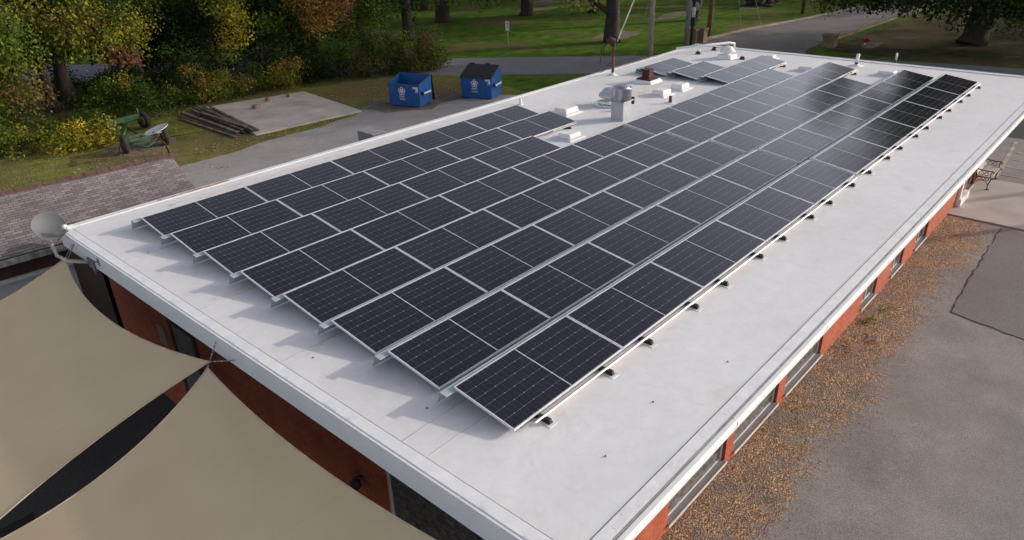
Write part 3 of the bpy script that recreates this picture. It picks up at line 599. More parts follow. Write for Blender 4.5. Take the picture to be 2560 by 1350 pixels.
# tall square exhaust stack with a steel drum
t = thing('exhaust_fan', 'tall shiny steel exhaust fan with a drum top, beside the panel gap', 'exhaust fan', (12.62, 7.03, ZR))
b = MB(); b.box(12.41, 12.83, 6.82, 7.24, ZR+.001, 3.84); b.build('stack', M['ventmetal'], t, bevel=.008)
b = MB(); b.box(12.36, 12.88, 6.77, 7.29, 3.84, 3.87); b.build('flange', M['steel'], t)
b = MB(); b.lathe([(.0, 3.872), (.275, 3.872), (.285, 3.88), (.285, 4.20), (.292, 4.205), (.292, 4.225), (.27, 4.225), (.25, 4.19), (.235, 4.20), (.23, 4.235), (.195, 4.262), (.11, 4.285), (0, 4.29)], (12.62, 7.03, 0), 36); b.build('drum', M['steel'], t)
b = MB(); b.box(12.90, 12.95, 6.95, 7.10, 4.02, 4.18); b.box(12.88, 12.93, 6.78, 6.86, 3.72, 3.92); b.build('bracket', M['rust'], t)
b = MB(); b.box(12.405, 12.408, 6.84, 6.98, 3.66, 3.78); b.build('plate', M['galv'], t)
# mushroom vent behind it
def mushroom(x, y, lab, s=1.0, curb=.62, ch=.16, m='ventmetal'):
    t = thing('roof_vent', lab, 'roof vent', (x, y, ZR), 'domed roof vents')
    b = MB(); b.obox((x, y, ZR+ch/2), (curb, curb, ch), taper=.92); b.build('curb', M['whitebox'], t, bevel=.012)
    b = MB(); z = ZR+ch
    b.lathe([(.16*s, z), (.15*s, z+.12*s), (.2*s, z+.16*s)], (x, y, 0), 26); b.build('neck', M[m], t)
    b = MB(); b.lathe([(.2*s, z+.15*s), (.355*s, z+.13*s), (.375*s, z+.16*s), (.355*s, z+.22*s), (.25*s, z+.30*s), (.245*s, z+.32*s), (.255*s, z+.325*s), (.2*s, z+.37*s), (.1*s, z+.395*s), (0, z+.40*s)], (x, y, 0), 32); b.build('hood', M[m], t)
    return t
v1 = mushroom(13.85, 8.25, 'low mushroom roof vent partly hidden behind the steel exhaust fan', 1.0, .72, .14)
b = MB(); b.box(13.2, 13.3, 7.68, 7.78, ZR+.001, ZR+.13); b.build('junction_box', M['sillpale'], v1)
b = MB(); rnd = random.Random(5)
for i in range(9): xx = 13.5+i*.045; b.obox((13.488, 7.95+i*.06, ZR+.05+rnd.uniform(-.01, .03)), (.01, .035, .03))
b.build('bolt', M['black'], v1)
mushroom(22.85, 8.85, 'ribbed white dome vent on a curb near the far eave', .82, .62, .15, 'whitebox')
# rusty flue
t = thing('flue', 'rusty square flue on a white curb left of the far panels', 'flue', (17.35, 9.1, ZR))
b = MB(); b.obox((17.35, 9.1, ZR+.05), (.8, .8, .10), taper=.82); b.build('curb', M['whitebox'], t, bevel=.01)
b = MB(); b.obox((17.35, 9.1, ZR+.125), (.56, .56, .05)); b.build('flange', M['rust'], t, bevel=.006)
b = MB(); b.box(17.21, 17.49, 8.96, 9.24, ZR+.15, ZR+.42); b.box(17.18, 17.52, 8.93, 9.27, ZR+.42, ZR+.44); b.build('stack', M['rust'], t, bevel=.006)
# small pipes
t = thing('pipe_stub', 'short rusty red pipe stub beside the fifth panel row', 'pipe', (15.1, 6.85, ZR))
b = MB(); b.path([(15.1, 6.85, ZR), (15.1, 6.85, ZR+.2)], [.055, .045], 14); b.path([(15.1, 6.85, ZR+.2), (15.1, 6.85, ZR+.22)], .055, 14); b.build('pipe', M['rustpipe'], t)
b = MB(); b.lathe([(.2, ZR+.002), (.16, ZR+.01), (.06, ZR+.03)], (15.1, 6.85, 0), 18); b.build('flashing', M['whitebox'], t)
t = thing('vent_pipe', 'short white vent pipe at the end of the rear panel row', 'pipe', (12.25, 10.6, ZR))
b = MB(); b.path([(12.25, 10.6, ZR), (12.25, 10.6, ZR+.21)], .042, 14); b.build('pipe', M['whitebox'], t)
b = MB(); b.lathe([(.12, ZR+.002), (.07, ZR+.012), (.045, ZR+.04)], (12.25, 10.6, 0), 18); b.build('flashing', M['membrane'], t)
t = thing('vent_pipe', 'white vent pipe with a dark band near the far eave', 'pipe', (23.95, 4.2, ZR))
b = MB(); b.path([(23.95, 4.2, ZR+.1), (23.98, 4.2, ZR+.44)], .06, 14); b.build('pipe', M['whitebox'], t)
b = MB(); b.path([(23.945, 4.2, ZR+.05), (23.951, 4.2, ZR+.14)], .067, 14); b.build('clamp', M['black'], t)
b = MB(); b.lathe([(.3, ZR+.002), (.12, ZR+.03), (.06, ZR+.09)], (23.95, 4.2, 0), 18); b.build('flashing', M['whitebox'], t)
# conduit along the far end of the roof with black blocks
t = thing('conduit', 'white conduit elbow lying across the far left roof corner', 'conduit', (23.4, 10.3, ZR))
b = MB(); b.path([(22.6, 11.0, ZR+.22), (24.1, 10.1, ZR+.25), (24.75, 9.72, ZR+.26), (24.95, 9.6, ZR+.22), (24.98, 9.58, ZR-.2)], .055, 12); b.build('pipe', M['whitebox'], t)
for i, (x, y, lab) in enumerate([(23.05, 10.22, 'black support block left of the dome vent'), (22.95, 8.22, 'black support block right of the dome vent'), (24.15, 10.08, 'black support block under the white conduit elbow')]):
    t = thing('support_block', lab, 'support block', (x, y, ZR), 'black support blocks by the dome vent')
    b = MB(); b.obox((x, y, ZR+.055), (.14, .24, .11), taper=.6); b.build('base', M['black'], t)
    b = MB(); b.path([(x, y+.04, ZR+.11), (x, y+.04, ZR+.2)], .012, 8); b.box(x-.03, x+.03, y-.09, y+.02, ZR+.11, ZR+.15); b.build('clamp', M['whitebox'] if i < 2 else M['black'], t)
# service mast
t = thing('service_mast', 'red oxide service mast with a weatherhead near the rear eave', 'mast', (17.6, 10.75, ZR))
b = MB(); b.path([(17.6, 10.75, ZR), (17.6, 10.75, ZR+1.12)], .05, 14); b.build('pipe', M['rustpipe'], t)
b = MB(); b.path([(17.6, 10.75, ZR+1.06), (17.6, 10.78, ZR+1.22), (17.52, 10.86, ZR+1.26), (17.45, 10.95, ZR+1.2)], [.07, .12, .12, .07], 12); b.build('weatherhead', M['rust'], t)
b = MB(); b.lathe([(.22, ZR+.002), (.1, ZR+.03), (.055, ZR+.10)], (17.6, 10.75, 0), 18); b.build('flashing', M['whitebox'], t)
b = MB()
for (dx, dy, dz) in ((-.05, .32, -.75), (-.02, .22, -.4), (.1, -.16, -.5), (-.1, .28, -.3)):
    b.path([(17.5, 10.9, ZR+1.16), (17.5+dx*.6, 10.9+dy*.8, ZR+1.0), (17.5+dx, 10.9+dy, ZR+1.1+dz)], .014, 6)
b.path([(17.55, 10.68, ZR+1.2), (17.6, 10.70, ZR+.7), (17.6, 10.8, ZR+.45), (17.55, 11.0, ZR+.32)], .018, 6)
b.build('cable', M['black'], t)
def wire_thing(pts, r, m, lab, sag=0.0):
    a, c = Vector(pts[0]), Vector(pts[1]); q = []
    for i in range(17):
        s = i/16; p = a.lerp(c, s); p.z -= sag*4*s*(1-s); q.append(p)
    b = MB(); b.path(q, r, 6); o = b.build('overhead_wire', M[m]); tag(o, lab, 'wire', 'overhead wires')
wire_thing([(17.62, 10.62, ZR+1.2), (18.4, 9.1, 9.0)], .022, 'wirew', 'thick pale service cable rising from the rusty mast')
wire_thing([(39, 54.3, .4+1.5), (41.6, 20.8, 4.3)], .02, 'wire', 'thin wire stretched over the far lawn behind the mast', .5)
wire_thing([(34.2, 20.6, 0), (33.0, 18.7, 4.6)], .014, 'wire', 'thin guy wire slanting left of the pale near pole')
wire_thing([(51.2, 21.6, 0), (45.5, 19.8, 5.2)], .016, 'wire', 'left thin guy wire meeting the side street kerb')
wire_thing([(54.0, 21.2, 0), (50.4, 20.8, 3.4)], .016, 'wire', 'right thin guy wire meeting the side street kerb')
# roof debris
b = MB(); rnd = random.Random(21)
for (x, y) in ((.4, -1.02), (1.6, -.9), (-.55, 3.3), (-.45, 8.8), (3.0, -1.2), (-.3, 1.2), (9.3, 7.4), (14.2, 9.3)):
    b.obox((x, y, ZR+.007), (.02, .014, .012), Matrix.Rotation(rnd.uniform(0, 3), 3, 'Z'))
tag(b.build('roof_debris', M['black']), 'dark crumbs of debris scattered over the white roof', 'debris', kind='stuff')

# ------------------------------------------------------------------ satellite dish on the left roof corner
dc = Vector((-1.38, 10.95, 3.58)); dn = Vector((.02, -.80, .60)).normalized()
t = thing('satellite_dish', 'grey satellite dish on a bent arm at the left roof corner', 'satellite dish', (-1.12, 9.9, 2.95))
b = MB(); b.lathe([(0, -.055), (.09, -.05), (.195, -.028), (.292, .014), (.304, .021), (.30, .012), (.195, -.038), (.09, -.06), (0, -.067)], dc, 36, dn); b.build('reflector', M['dishgrey'], t)
b = MB(); b.path([(-1.42, 11.08, 3.30), (-1.45, 10.78, 3.02), (-1.36, 10.45, 2.96), (-1.16, 9.95, 3.02)], .032, 10); b.path([(-1.42, 11.08, 3.30), dc - dn*.1], .05, 10); b.build('mast_arm', M['rustypaint'], t)
b = MB(); b.path([(-1.36, 10.5, 2.99), (-1.13, 9.45, 3.16)], .014, 8); b.path([(-1.36, 10.5, 2.99), (-1.13, 10.62, 3.22)], .010, 8); b.box(-1.15, -1.13, 9.75, 10.05, 2.9, 3.1); b.box(-1.15, -1.13, 9.38, 9.48, 3.1, 3.24); b.build('bracket', M['acgrey'], t)
lnb = dc + dn*.34 + Vector((.17, -.02, -.20))
b = MB(); b.path([dc + Vector((.06, -.05, -.3)), lnb + Vector((.05, -.02, -.08))], .018, 8); b.build('feed_arm', M['acgrey'], t)
b = MB(); b.lathe([(0, -.05), (.045, -.05), (.05, .02), (0, .04)], lnb, 14, (dc-lnb)); b.obox(lnb + Vector((.09, -.03, -.02)), (.13, .06, .07)); b.build('receiver', M['signwhite'], t)

# ------------------------------------------------------------------ shade sails
def sail(name, lab, A, B, C_, D, sags, mid_drop, n=30):
    """four corners, edges bowed inwards, slight sag in the middle: bilinear Coons patch, thin solid cloth"""
    A, B, C_, D = map(Vector, (A, B, C_, D)); ctr = (A+B+C_+D)/4
    def edge(P, Q, s, t):
        m = (P+Q)/2; inward = ctr - m; inward.normalize(); return P.lerp(Q, t) + inward*s*4*t*(1-t)
    vs = []
    for j in range(n+1):
        v = j/n
        for i in range(n+1):
            u = i/n
            c0 = edge(A, B, sags[0], u); c1 = edge(D, C_, sags[2], u); d0 = edge(A, D, sags[3], v); d1 = edge(B, C_, sags[1], v)
            p = c0*(1-v) + c1*v + d0*(1-u) + d1*u - (A*(1-u)*(1-v) + B*u*(1-v) + D*(1-u)*v + C_*u*v)
            p.z -= mid_drop*16*u*(1-u)*v*(1-v); vs.append(p)
    N = (n+1)*(n+1); fs = []
    for j in range(n):
        for i in range(n):
            q = (j*(n+1)+i, j*(n+1)+i+1, (j+1)*(n+1)+i+1, (j+1)*(n+1)+i); fs.append(q); fs.append(tuple(N+k for k in reversed(q)))
    b = MB(); b.add(vs + [p - Vector((0, 0, .004)) for p in vs], fs, True)
    t = thing(name, lab, 'shade sail', A)
    b.build('cloth', M['sail'], t, fix=False)
    b = MB(); q = n+1
    for ids in (range(q), range(n*q, n*q+q), range(0, q*q, q), range(n, q*q, q)): b.path([vs[k] for k in ids], .011, 6)
    b.build('hem', M['hem'], t, fix=False)
    return t
s1 = sail('shade_sail', 'beige shade sail hung between the dish corner and the middle of the eave', (-1.33, 10.72, 2.95), (-1.33, 4.92, 2.95), (-4.62, 4.95, 2.0), (-5.2, 11.2, 1.95), (.42, .15, .5, .45), .05)
s2 = sail('shade_sail', 'beige shade sail in front, hung from mid eave to the near roof corner', (-1.42, 4.82, 2.93), (-1.33, -1.15, 2.95), (-5.0, -1.3, 2.0), (-4.72, 4.72, 2.0), (.20, .4, .4, .42), .05)
for t, pts in ((s1, [((-1.33, 10.72, 2.95), (-1.135, 10.75, 3.18)), ((-1.33, 4.92, 2.95), (-1.135, 4.5, 3.05))]), (s2, [((-1.42, 4.82, 2.93), (-1.135, 4.98, 3.2)), ((-1.33, -1.15, 2.95), (-1.135, -1.2, 3.15))]))  :
    for a, c in pts:
        b = MB(); a, c = Vector(a), Vector(c); k = 7
        for i in range(k):
            p = a.lerp(c, (i+.5)/k); d = (c-a)/k*.75; b.path([p-d/2, p+d/2], .012 if i % 2 else .008, 6)
        b.lathe([(.012, -.004), (.022, -.004), (.022, .004), (.012, .004)], a, 12); b.build('chain', M['signback'], t)

# dark garden chair under the sails, seen through the gap
t = thing('patio_chair', 'black metal chair in the dark gap between the shade sails', 'chair', (-4.1, 6.2, .014))
b = MB()
for (dx, dy) in ((-.22, -.22), (.22, -.22), (-.22, .22), (.22, .22)): b.path([(-4.1+dx, 6.2+dy, .014), (-4.1+dx, 6.2+dy, .45 if dy < 0 else .9)], .014, 8)
b.build('leg', M['black'], t)
b = MB(); b.box(-4.33, -3.87, 5.97, 6.43, .44, .47); b.build('seat', M['black'], t, bevel=.01)
b = MB(); b.box(-4.33, -3.87, 6.40, 6.43, .55, .9); b.build('backrest', M['black'], t, bevel=.01)

# ------------------------------------------------------------------ neighbouring shingled shed
t = thing('shed', 'shingle roofed outbuilding with brown ridge caps left of the dish', 'outbuilding', (2.73, 14.7, 0), rz=0)
def shed():
    yaw = Matrix.Rotation(R(-5.0), 3, 'Z'); piv = Vector((2.73, 14.7, 0))
    def put(b): b.v = [tuple(piv + yaw @ (Vector(p)-piv)) for p in b.v]
    XL, XR, YR, ZRG, YE, ZE = -9.0, 2.73, 14.7, 3.3, 12.75, 2.4
    sl = math.atan2(ZRG-ZE, YR-YE); ln = math.hypot(ZRG-ZE, YR-YE)
    for sgn, nm in ((1, 'front'), (-1, 'rear')):
        b = MB(); b.box(0, XR-XL, 0, ln, -.05, 0); o = b.build('roof', M['shingle'])
        rot = (Matrix.Rotation(R(-5.0), 4, 'Z') @ (Matrix.Rotation(sl, 4, 'X') if sgn > 0 else Matrix.Rotation(math.pi, 4, 'Z') @ Matrix.Rotation(sl, 4, 'X')))
        org = piv + yaw @ (Vector((XL if sgn > 0 else XR, YE if sgn > 0 else 2*YR-YE, ZE))-piv)
        o.parent = t; o.matrix_local = Matrix.Translation(org - t.location) @ rot
        if sgn > 0: main = o
    b = MB(); rnd = random.Random(2); x = XL
    while x < XR:
        w = .30; zz = ZRG + .012 + rnd.uniform(0, .006)
        b.add([(x, YR-.15, zz-.068), (x+w-.012, YR-.15, zz-.068), (x+w-.012, YR, zz+.004), (x, YR, zz+.004), (x+w-.012, YR+.15, zz-.068), (x, YR+.15, zz-.068)], [(0, 1, 2, 3), (3, 2, 4, 5)])
        x += w
    put(b); b.build('ridge_cap', M['ridge'], t)
    b = MB(); b.box(XL, XR, YE-.045, YE+.05, ZE-.16, ZE-.03); put(b); b.build('gutter', M['peel'], t)
    b = MB(); b.box(XL, XR-.15, YE+.12, YE+.3, 1.90, ZE-.10); b.prism([(XR-.2, YE+.3), (XR-.15, YE+.3), (XR-.15, 2*YR-YE-.3), (XR-.2, 2*YR-YE-.3)], 0, 2.45); put(b); b.build('trim_board', M['darkwood'], t)
    b = MB(); b.box(XL, XR-.15, YE+.02, YE+.3, 1.83, 1.90); put(b); b.build('ledge', M['trim'], t)
    b = MB(); b.box(XL, XR-.2, YE+.10, YE+.3, 0, 1.83); put(b); b.build('wall', M['siding'], t)
    b = MB()
    for x in (-7.2, -4.9, -3.7, -2.4, -1.2, 0, 1.2): b.box(x, x+.02, YE+.094, YE+.10, 0, 1.83)
    put(b); b.build('panel_joint', M['groove'], t)
shed()

# ------------------------------------------------------------------ air conditioner behind the building
t = thing('air_conditioner', 'grey air conditioning unit standing in the alley behind the eave', 'air conditioner', (12.45, 18.7, 0))
b = MB(); b.box(12.0, 12.62, 18.22, 19.2, .08, 1.06); b.build('cabinet', M['acgrey'], t, bevel=.015)
b = MB(); b.box(11.98, 12.64, 18.20, 19.22, 1.06, 1.1); b.build('top_panel', mat('ac_top', (.36, .38, .40), .45, .2), t, bevel=.01)
b = MB()
for i in range(16): b.box(12.08, 12.55, 18.208, 18.219, .18+i*.05, .21+i*.05)
b.build('grille', M['grille'], t)
b = MB(); b.box(11.95, 12.68, 18.17, 19.25, .012, .08); b.build('pad', M['concrete'], t)

# ------------------------------------------------------------------ dumpsters
def dumpster(a, bpt, dep, lab, lid, hf=1.15, hm=1.55, hb=1.30):
    a, bpt = Vector((*a, 0)), Vector((*bpt, 0)); u = (bpt-a).normalized(); wdt = (bpt-a).length; v = Vector((-u.y, u.x, 0))
    if v.x < 0: v = -v
    t = thing('dumpster', lab, 'dumpster', a, 'blue dumpsters on the alley')
    P = lambda x, y, z: a + u*x + v*y + Vector((0, 0, z))
    z0 = .07; th = .03
    ym = dep*.80 if lid else dep     # where the top is highest
    prof = [(0, z0), (0, hf), (ym, hm)] + ([(dep, hb)] if lid else []) + [(dep, z0)]
    b = MB(); n = len(prof)
    for x in (0, wdt-th):                      # side plates
        vs = [P(x, y, z) for y, z in prof] + [P(x+th, y, z) for y, z in prof]
        b.add(vs, [tuple(range(n)), tuple(reversed(range(n, 2*n)))] + [(i, n+i, n+(i+1) % n, (i+1) % n) for i in range(n)])
    def slab(y0, y1, za, zb, x0=th, x1=wdt-th):
        vs = [P(x, y, z) for z in (za, zb) for (x, y) in ((x0, y0), (x1, y0), (x1, y1), (x0, y1))]
        b.add(vs, [(0, 3, 2, 1), (4, 5, 6, 7), (0, 1, 5, 4), (1, 2, 6, 5), (2, 3, 7, 6), (3, 0, 4, 7)])
    slab(0.001, th, z0, hf); slab(dep-th, dep-.001, z0, hb if lid else hm)
    b.build('body', M['bluepaint'], t)
    b = MB(); slab(th+.002, dep-th-.002, z0+.01, z0+.35); b.build('interior', M['inside'], t)
    b = MB()
    slab(-.03, .02, hf-.07, hf+.012, -.02, wdt+.02)
    for x in (-.02, wdt-.02):
        vs = [P(x, -.0, hf-.02), P(x+.04, 0, hf-.02), P(x+.04, ym, hm-.02), P(x, ym, hm-.02), P(x, 0, hf+.015), P(x+.04, 0, hf+.015), P(x+.04, ym, hm+.015), P(x, ym, hm+.015)]
        b.add(vs, [(0, 3, 2, 1), (4, 5, 6, 7), (0, 1, 5, 4), (1, 2, 6, 5), (2, 3, 7, 6), (3, 0, 4, 7)])
    b.build('rim', M['bluedark'], t)
    # fork pockets on both ends
    for xs, sg in ((wdt, 1), (0, -1)):
        b = MB(); y0, y1, za, zb = .22, dep*.80, .62, .80; o_ = .13*sg
        xa, xb = (xs, xs+o_) if sg > 0 else (xs+o_, xs)
        for (zz0, zz1) in ((za, za+.02), (zb-.02, zb)): slab(y0, y1, zz0, zz1, xa, xb)
        slab(y0, y1, za+.02, zb-.02, xs+o_-.01, xs+o_+.01)
        pk = b.build('fork_pocket', mat('blue_pocket', (.03, .13, .30), .5), t)
        b = MB(); slab(y0+.03, y1-.05, za+.05, zb-.05, xs+o_+.0105*sg-.001, xs+o_+.0105*sg+.001); b.build('sticker', M['decal'], pk)
        b = MB(); slab(y0+.004, y0+.01, za+.02, zb-.02, min(xs+.01*sg, xs+o_-.01*sg), max(xs+.01*sg, xs+o_-.01*sg)); b.build('opening', M['black'], pk)
    for (x, y) in ((.2, .15), (wdt-.2, .15), (.2, dep-.15), (wdt-.2, dep-.15)):
        b = MB(); c = P(x, y, .035); b.box(c.x-.06, c.x+.06, c.y-.06, c.y+.06, .012, .07); b.build('foot', M['black'], t)
    # front artwork: five-lobed star rosette, name bars, address lines, warning stickers
    b = MB(); r_ = MB(); cx, cz = wdt*.44, hf*.70
    def disc(mb, x, z, r0, r1, y=-.004, n=14):
        vs = [P(x+r*math.cos(q), y, z+r*math.sin(q)) for r in (r0, r1) for q in np.linspace(0, 2*math.pi, n+1)[:-1]]
        mb.add(vs, [(i, (i+1) % n, n+(i+1) % n, n+i) for i in range(n)])
    for k in range(5):
        q = math.pi/2 + k*2*math.pi/5; disc(b, cx+.125*math.cos(q), cz+.135*math.sin(q), .048, .085, -.004)
        disc(r_, cx+.125*math.cos(q), cz+.135*math.sin(q), .034, .047, -.0045)
    star = [P(cx+(.10 if k % 2 == 0 else .042)*math.cos(math.pi/2+k*math.pi/5), -.006, cz+(.10 if k % 2 == 0 else .042)*math.sin(math.pi/2+k*math.pi/5)) for k in range(10)]
    b.add(star, [tuple(range(10))])
    def bar(mb, x0, x1, za, zb, y=-.004): mb.add([P(x0, y, za), P(x1, y, za), P(x1, y, zb), P(x0, y, zb)], [(0, 1, 2, 3)])
    rnd = random.Random(int(wdt*1000))
    def letters(x0, x1, za, zb):
        x = x0
        while x < x1:
            w = rnd.uniform(.016, .03); bar(b, x, min(x+w, x1), za, zb); x += w+.009
    letters(cx-.17, cx+.17, hf*.455, hf*.495); letters(cx-.1, cx+.1, hf*.425, hf*.445)
    letters(cx-.16, cx+.18, hf*.345, hf*.375); letters(cx-.15, cx+.18, hf*.305, hf*.325)
    bar(b, wdt*.80, wdt*.965, hf*.83, hf*.91); bar(b, wdt*.89, wdt*.965, hf*.72, hf*.82); letters(wdt*.86, wdt*.965, hf*.665, hf*.695)
    b.build('front_marking', M['decal'], t); r_.build('emblem_edge', M['decalred'], t)
    if lid:
        for half in range(2):
            b = MB(); x0 = wdt*half*.5 - (.03 if half == 0 else -.01); x1 = wdt*.5*(half+1) + (.03 if half else -.01)
            def sl(x, y, dz): return P(x, y, hf + (hm-hf)*y/ym + .02 + dz)
            vs = [sl(x0, -.06, -.05), sl(x1, -.06, -.05), sl(x1, ym, 0), sl(x0, ym, 0), sl(x0, -.06, .02), sl(x1, -.06, .02), sl(x1, ym, .03), sl(x0, ym, .03)]
            b.add(vs, [(0, 3, 2, 1), (4, 5, 6, 7), (0, 1, 5, 4), (1, 2, 6, 5), (2, 3, 7, 6), (3, 0, 4, 7)])
            k = 6
            for i in range(k):
                xa = x0 + (x1-x0)*(i+.25)/k; xb = xa + (x1-x0)/k*.5
                vs = [sl(x, y, dz) for dz in (.021, .055) for (x, y) in ((xa, .02), (xb, .02), (xb, ym-.03), (xa, ym-.03))]
                b.add(vs, [(0, 3, 2, 1), (4, 5, 6, 7), (0, 1, 5, 4), (1, 2, 6, 5), (2, 3, 7, 6), (3, 0, 4, 7)])
            vs = [sl(x, y, dz) for dz in (.03, .07) for (x, y) in ((x0+.1, ym-.02), (x0+.35, ym-.02), (x0+.35, ym+.05), (x0+.1, ym+.05))]
            b.add(vs, [(0, 3, 2, 1), (4, 5, 6, 7), (0, 1, 5, 4), (1, 2, 6, 5), (2, 3, 7, 6), (3, 0, 4, 7)])
            b.build('lid', M['lid'], t)
    else:                                       # lids thrown back, hanging down behind
        for half in range(2):
            b = MB(); x0 = wdt*half*.5+.02; x1 = wdt*.5*(half+1)-.01 + (.04 if half else 0)
            vs = [P(x, y, z) for z, ys in ((.12, (dep+.20, dep+.24)), (hm, (dep+.02, dep+.06))) for (x, y) in ((x0, ys[0]), (x1, ys[0]), (x1, ys[1]), (x0, ys[1]))]
            b.add(vs, [(0, 3, 2, 1), (4, 5, 6, 7), (0, 1, 5, 4), (1, 2, 6, 5), (2, 3, 7, 6), (3, 0, 4, 7)]); b.build('lid', M['lid'], t)
    return t
dumpster((18.37, 25.0), (18.91, 23.26), 1.25, 'open blue dumpster with its black lids thrown back', False, hm=1.46)
dumpster((21.70, 23.08), (22.32, 21.48), 1.42, 'closed blue dumpster with a ribbed black lid', True)

# ------------------------------------------------------------------ planks and blocks on the slab
rnd = random.Random(44)
plk = [(10.32, 31.4, 10.30, 26.1, .05), (10.55, 31.9, 10.55, 26.2, .05), (10.85, 32.3, 10.6, 26.4, .14), (11.1, 32.4, 10.85, 26.2, .10), (11.35, 32.6, 10.9, 26.5, .18), (11.6, 32.5, 11.05, 26.0, .15),
       (11.85, 32.7, 11.1, 25.85, .20), (12.05, 32.9, 11.25, 26.1, .16), (12.3, 32.2, 11.35, 25.9, .14), (12.2, 31.6, 11.5, 27.2, .12), (11.2, 31.0, 11.15, 26.6, .245)]
plab = ['outermost plank lying on the grass beside the pile', 'weathered plank second from the grass side of the pile', 'plank resting low in the grass side of the pile', 'dark plank in the middle of the pile, flat on the ground', 'long pale plank high in the middle of the pile', 'dark plank under the top of the pile',
        'top plank whose near end sticks out over the slab', 'dark plank on the slab side of the pile', 'plank on the slab side with a long free end', 'shortest plank nearest the middle of the slab', 'short plank lying across the top of the pile']
for i, (x0, y0, x1, y1, z) in enumerate(plk):
    a, c = Vector((x0, y0, z+.02)), Vector((x1, y1, z)); d = c-a; m = Matrix.Rotation(math.atan2(d.y, d.x), 3, 'Z')
    b = MB(); b.obox((a+c)/2, (d.length, rnd.uniform(.13, .2), .045), m); o = b.build('plank', M['plankdk'] if i in (3, 5, 7) else M['plank'], bevel=.005)
    tag(o, plab[i], 'plank', 'weathered planks beside the slab')
for i, (x, y, s, lab) in enumerate([(13.7, 30.1, .32, 'largest clay block on the slab, nearest the planks'), (15.0, 31.1, .26, 'middle clay block along the rear of the slab'), (16.15, 30.95, .26, 'clay block at the rear of the slab farthest from the planks')]):
    b = MB(); b.obox((x, y, .09+s*.3), (s*1.2, s*.7, s*.6), Matrix.Rotation(.4+i*.2, 3, 'Z')); o = b.build('clay_block', M['block'], bevel=.01); tag(o, lab, 'block', 'clay blocks on the slab')

# ------------------------------------------------------------------ green wagon running gear
t = thing('farm_wagon', 'green farm wagon chassis with yellow hubs parked by the bushes', 'wagon', (7.25, 29.4, 0))
def wheel(c, ax, rad=.40, w=.22):
    b = MB(); b.lathe([(rad*.56, -w*.42), (rad*.85, -w/2), (rad*.97, -w*.36), (rad, 0), (rad*.97, w*.36), (rad*.85, w/2), (rad*.56, w*.42)], c, 28, ax); b.lathe([(rad*.56, -w*.42), (rad*.56, w*.42)], c, 28, ax)
    o = b.build('wheel', M['rubber'], t)
    b = MB(); b.lathe([(0, -w*.12), (.07, -w*.3), (.1, -w*.1), (rad*.55, -w*.25), (rad*.555, w*.25), (.1, w*.1), (.07, w*.3), (0, w*.12)], c, 20, ax); b.build('rim', M['yellow'], o)
A1, A2, B1, B2 = Vector((6.18, 27.85, .38)), Vector((7.86, 27.72, .38)), Vector((6.62, 31.05, .40)), Vector((8.52, 31.35, .40))
for c, ax in ((A1, (1, -.22, -.06)), (A2, (1, -.16, -.04)), (B1, (1, .45, 0)), (B2, (1, .25, 0))): wheel(c, ax)
b = MB()
b.obox((A1+A2)/2 + Vector((0, 0, .12)), (1.2, .07, .08)); b.obox((A1+A2)/2 + Vector((0, .1, .26)), (1.15, .06, .07)); b.path([A1, A2], .035, 8); b.path([A1+Vector((.1, -.02, 0)), (7.0, 27.55, .14), A2+Vector((-.1, 0, 0))], .028, 8)
b.build('front_axle', M['greenpale'], t)
b = MB(); m = (B1+B2)/2; ang = math.atan2(B2.y-B1.y, B2.x-B1.x); rm = Matrix.Rotation(ang, 3, 'Z')
b.obox(m + Vector((0, 0, .22)), (1.62, .10, .20), rm); b.path([B1, B2], .04, 8)
b.build('rear_axle', M['green'], t)
b = MB(); b.obox(m + Vector((0, 0, .335)), (1.62, .14, .025), rm); b.build('bolster', M['greenpale'], t)
for s in (-1, 1):
    b = MB(); p = m + rm @ Vector((.78*s, 0, .38)); b.obox(p + Vector((0, 0, .12)), (.06, .08, .25), rm); b.build('stake', M['greenpale'], t)
b = MB(); b.path([(6.9, 31.1, .5), (6.55, 29.0, .45)], .05, 8); b.path([(7.75, 31.1, .5), (6.6, 29.0, .45)], .06, 8); b.path([(7.4, 31.1, .5), (7.05, 27.9, .46)], .05, 8)
b.build('reach', M['green'], t)
b = MB(); b.path([(6.57, 29.0, .45), (5.9, 27.9, .12)], .02, 8); b.build('tongue', M['rust'], t)
b = MB(); b.path([(6.55, 29.2, .5), (6.38, 30.3, .75)], .018, 8); b.build('lever', M['greenpale'], t)
b = MB(); b.path([(7.9, 27.75, .3), (10.3, 27.9, .1)], .018, 8); o = b.build('drawbar', M['rust'], t)

t = thing('old_dish', 'white satellite dish tipped over on a bent rusty pole by the wagon', 'satellite dish', (7.26, 26.1, 0))
b = MB(); b.path([(7.26, 26.1, 0), (7.17, 26.1, .48), (6.86, 26.1, .90), (6.80, 26.1, 1.08)], .035, 10); b.build('pole', M['rust'], t)
b = MB(); b.lathe([(0, -.05), (.25, -.035), (.46, .01), (.50, .03), (.505, .012), (.46, -.012), (.25, -.055), (0, -.07)], (6.96, 26.1, 1.14), 36, (-.30, .10, 1.0)); b.build('reflector', M['dishwhite'], t)
b = MB(); b.path([(6.80, 26.1, 1.06), (7.0, 26.12, .98), (7.15, 26.15, 1.0)], .04, 8); b.build('bracket', M['acgrey'], t)

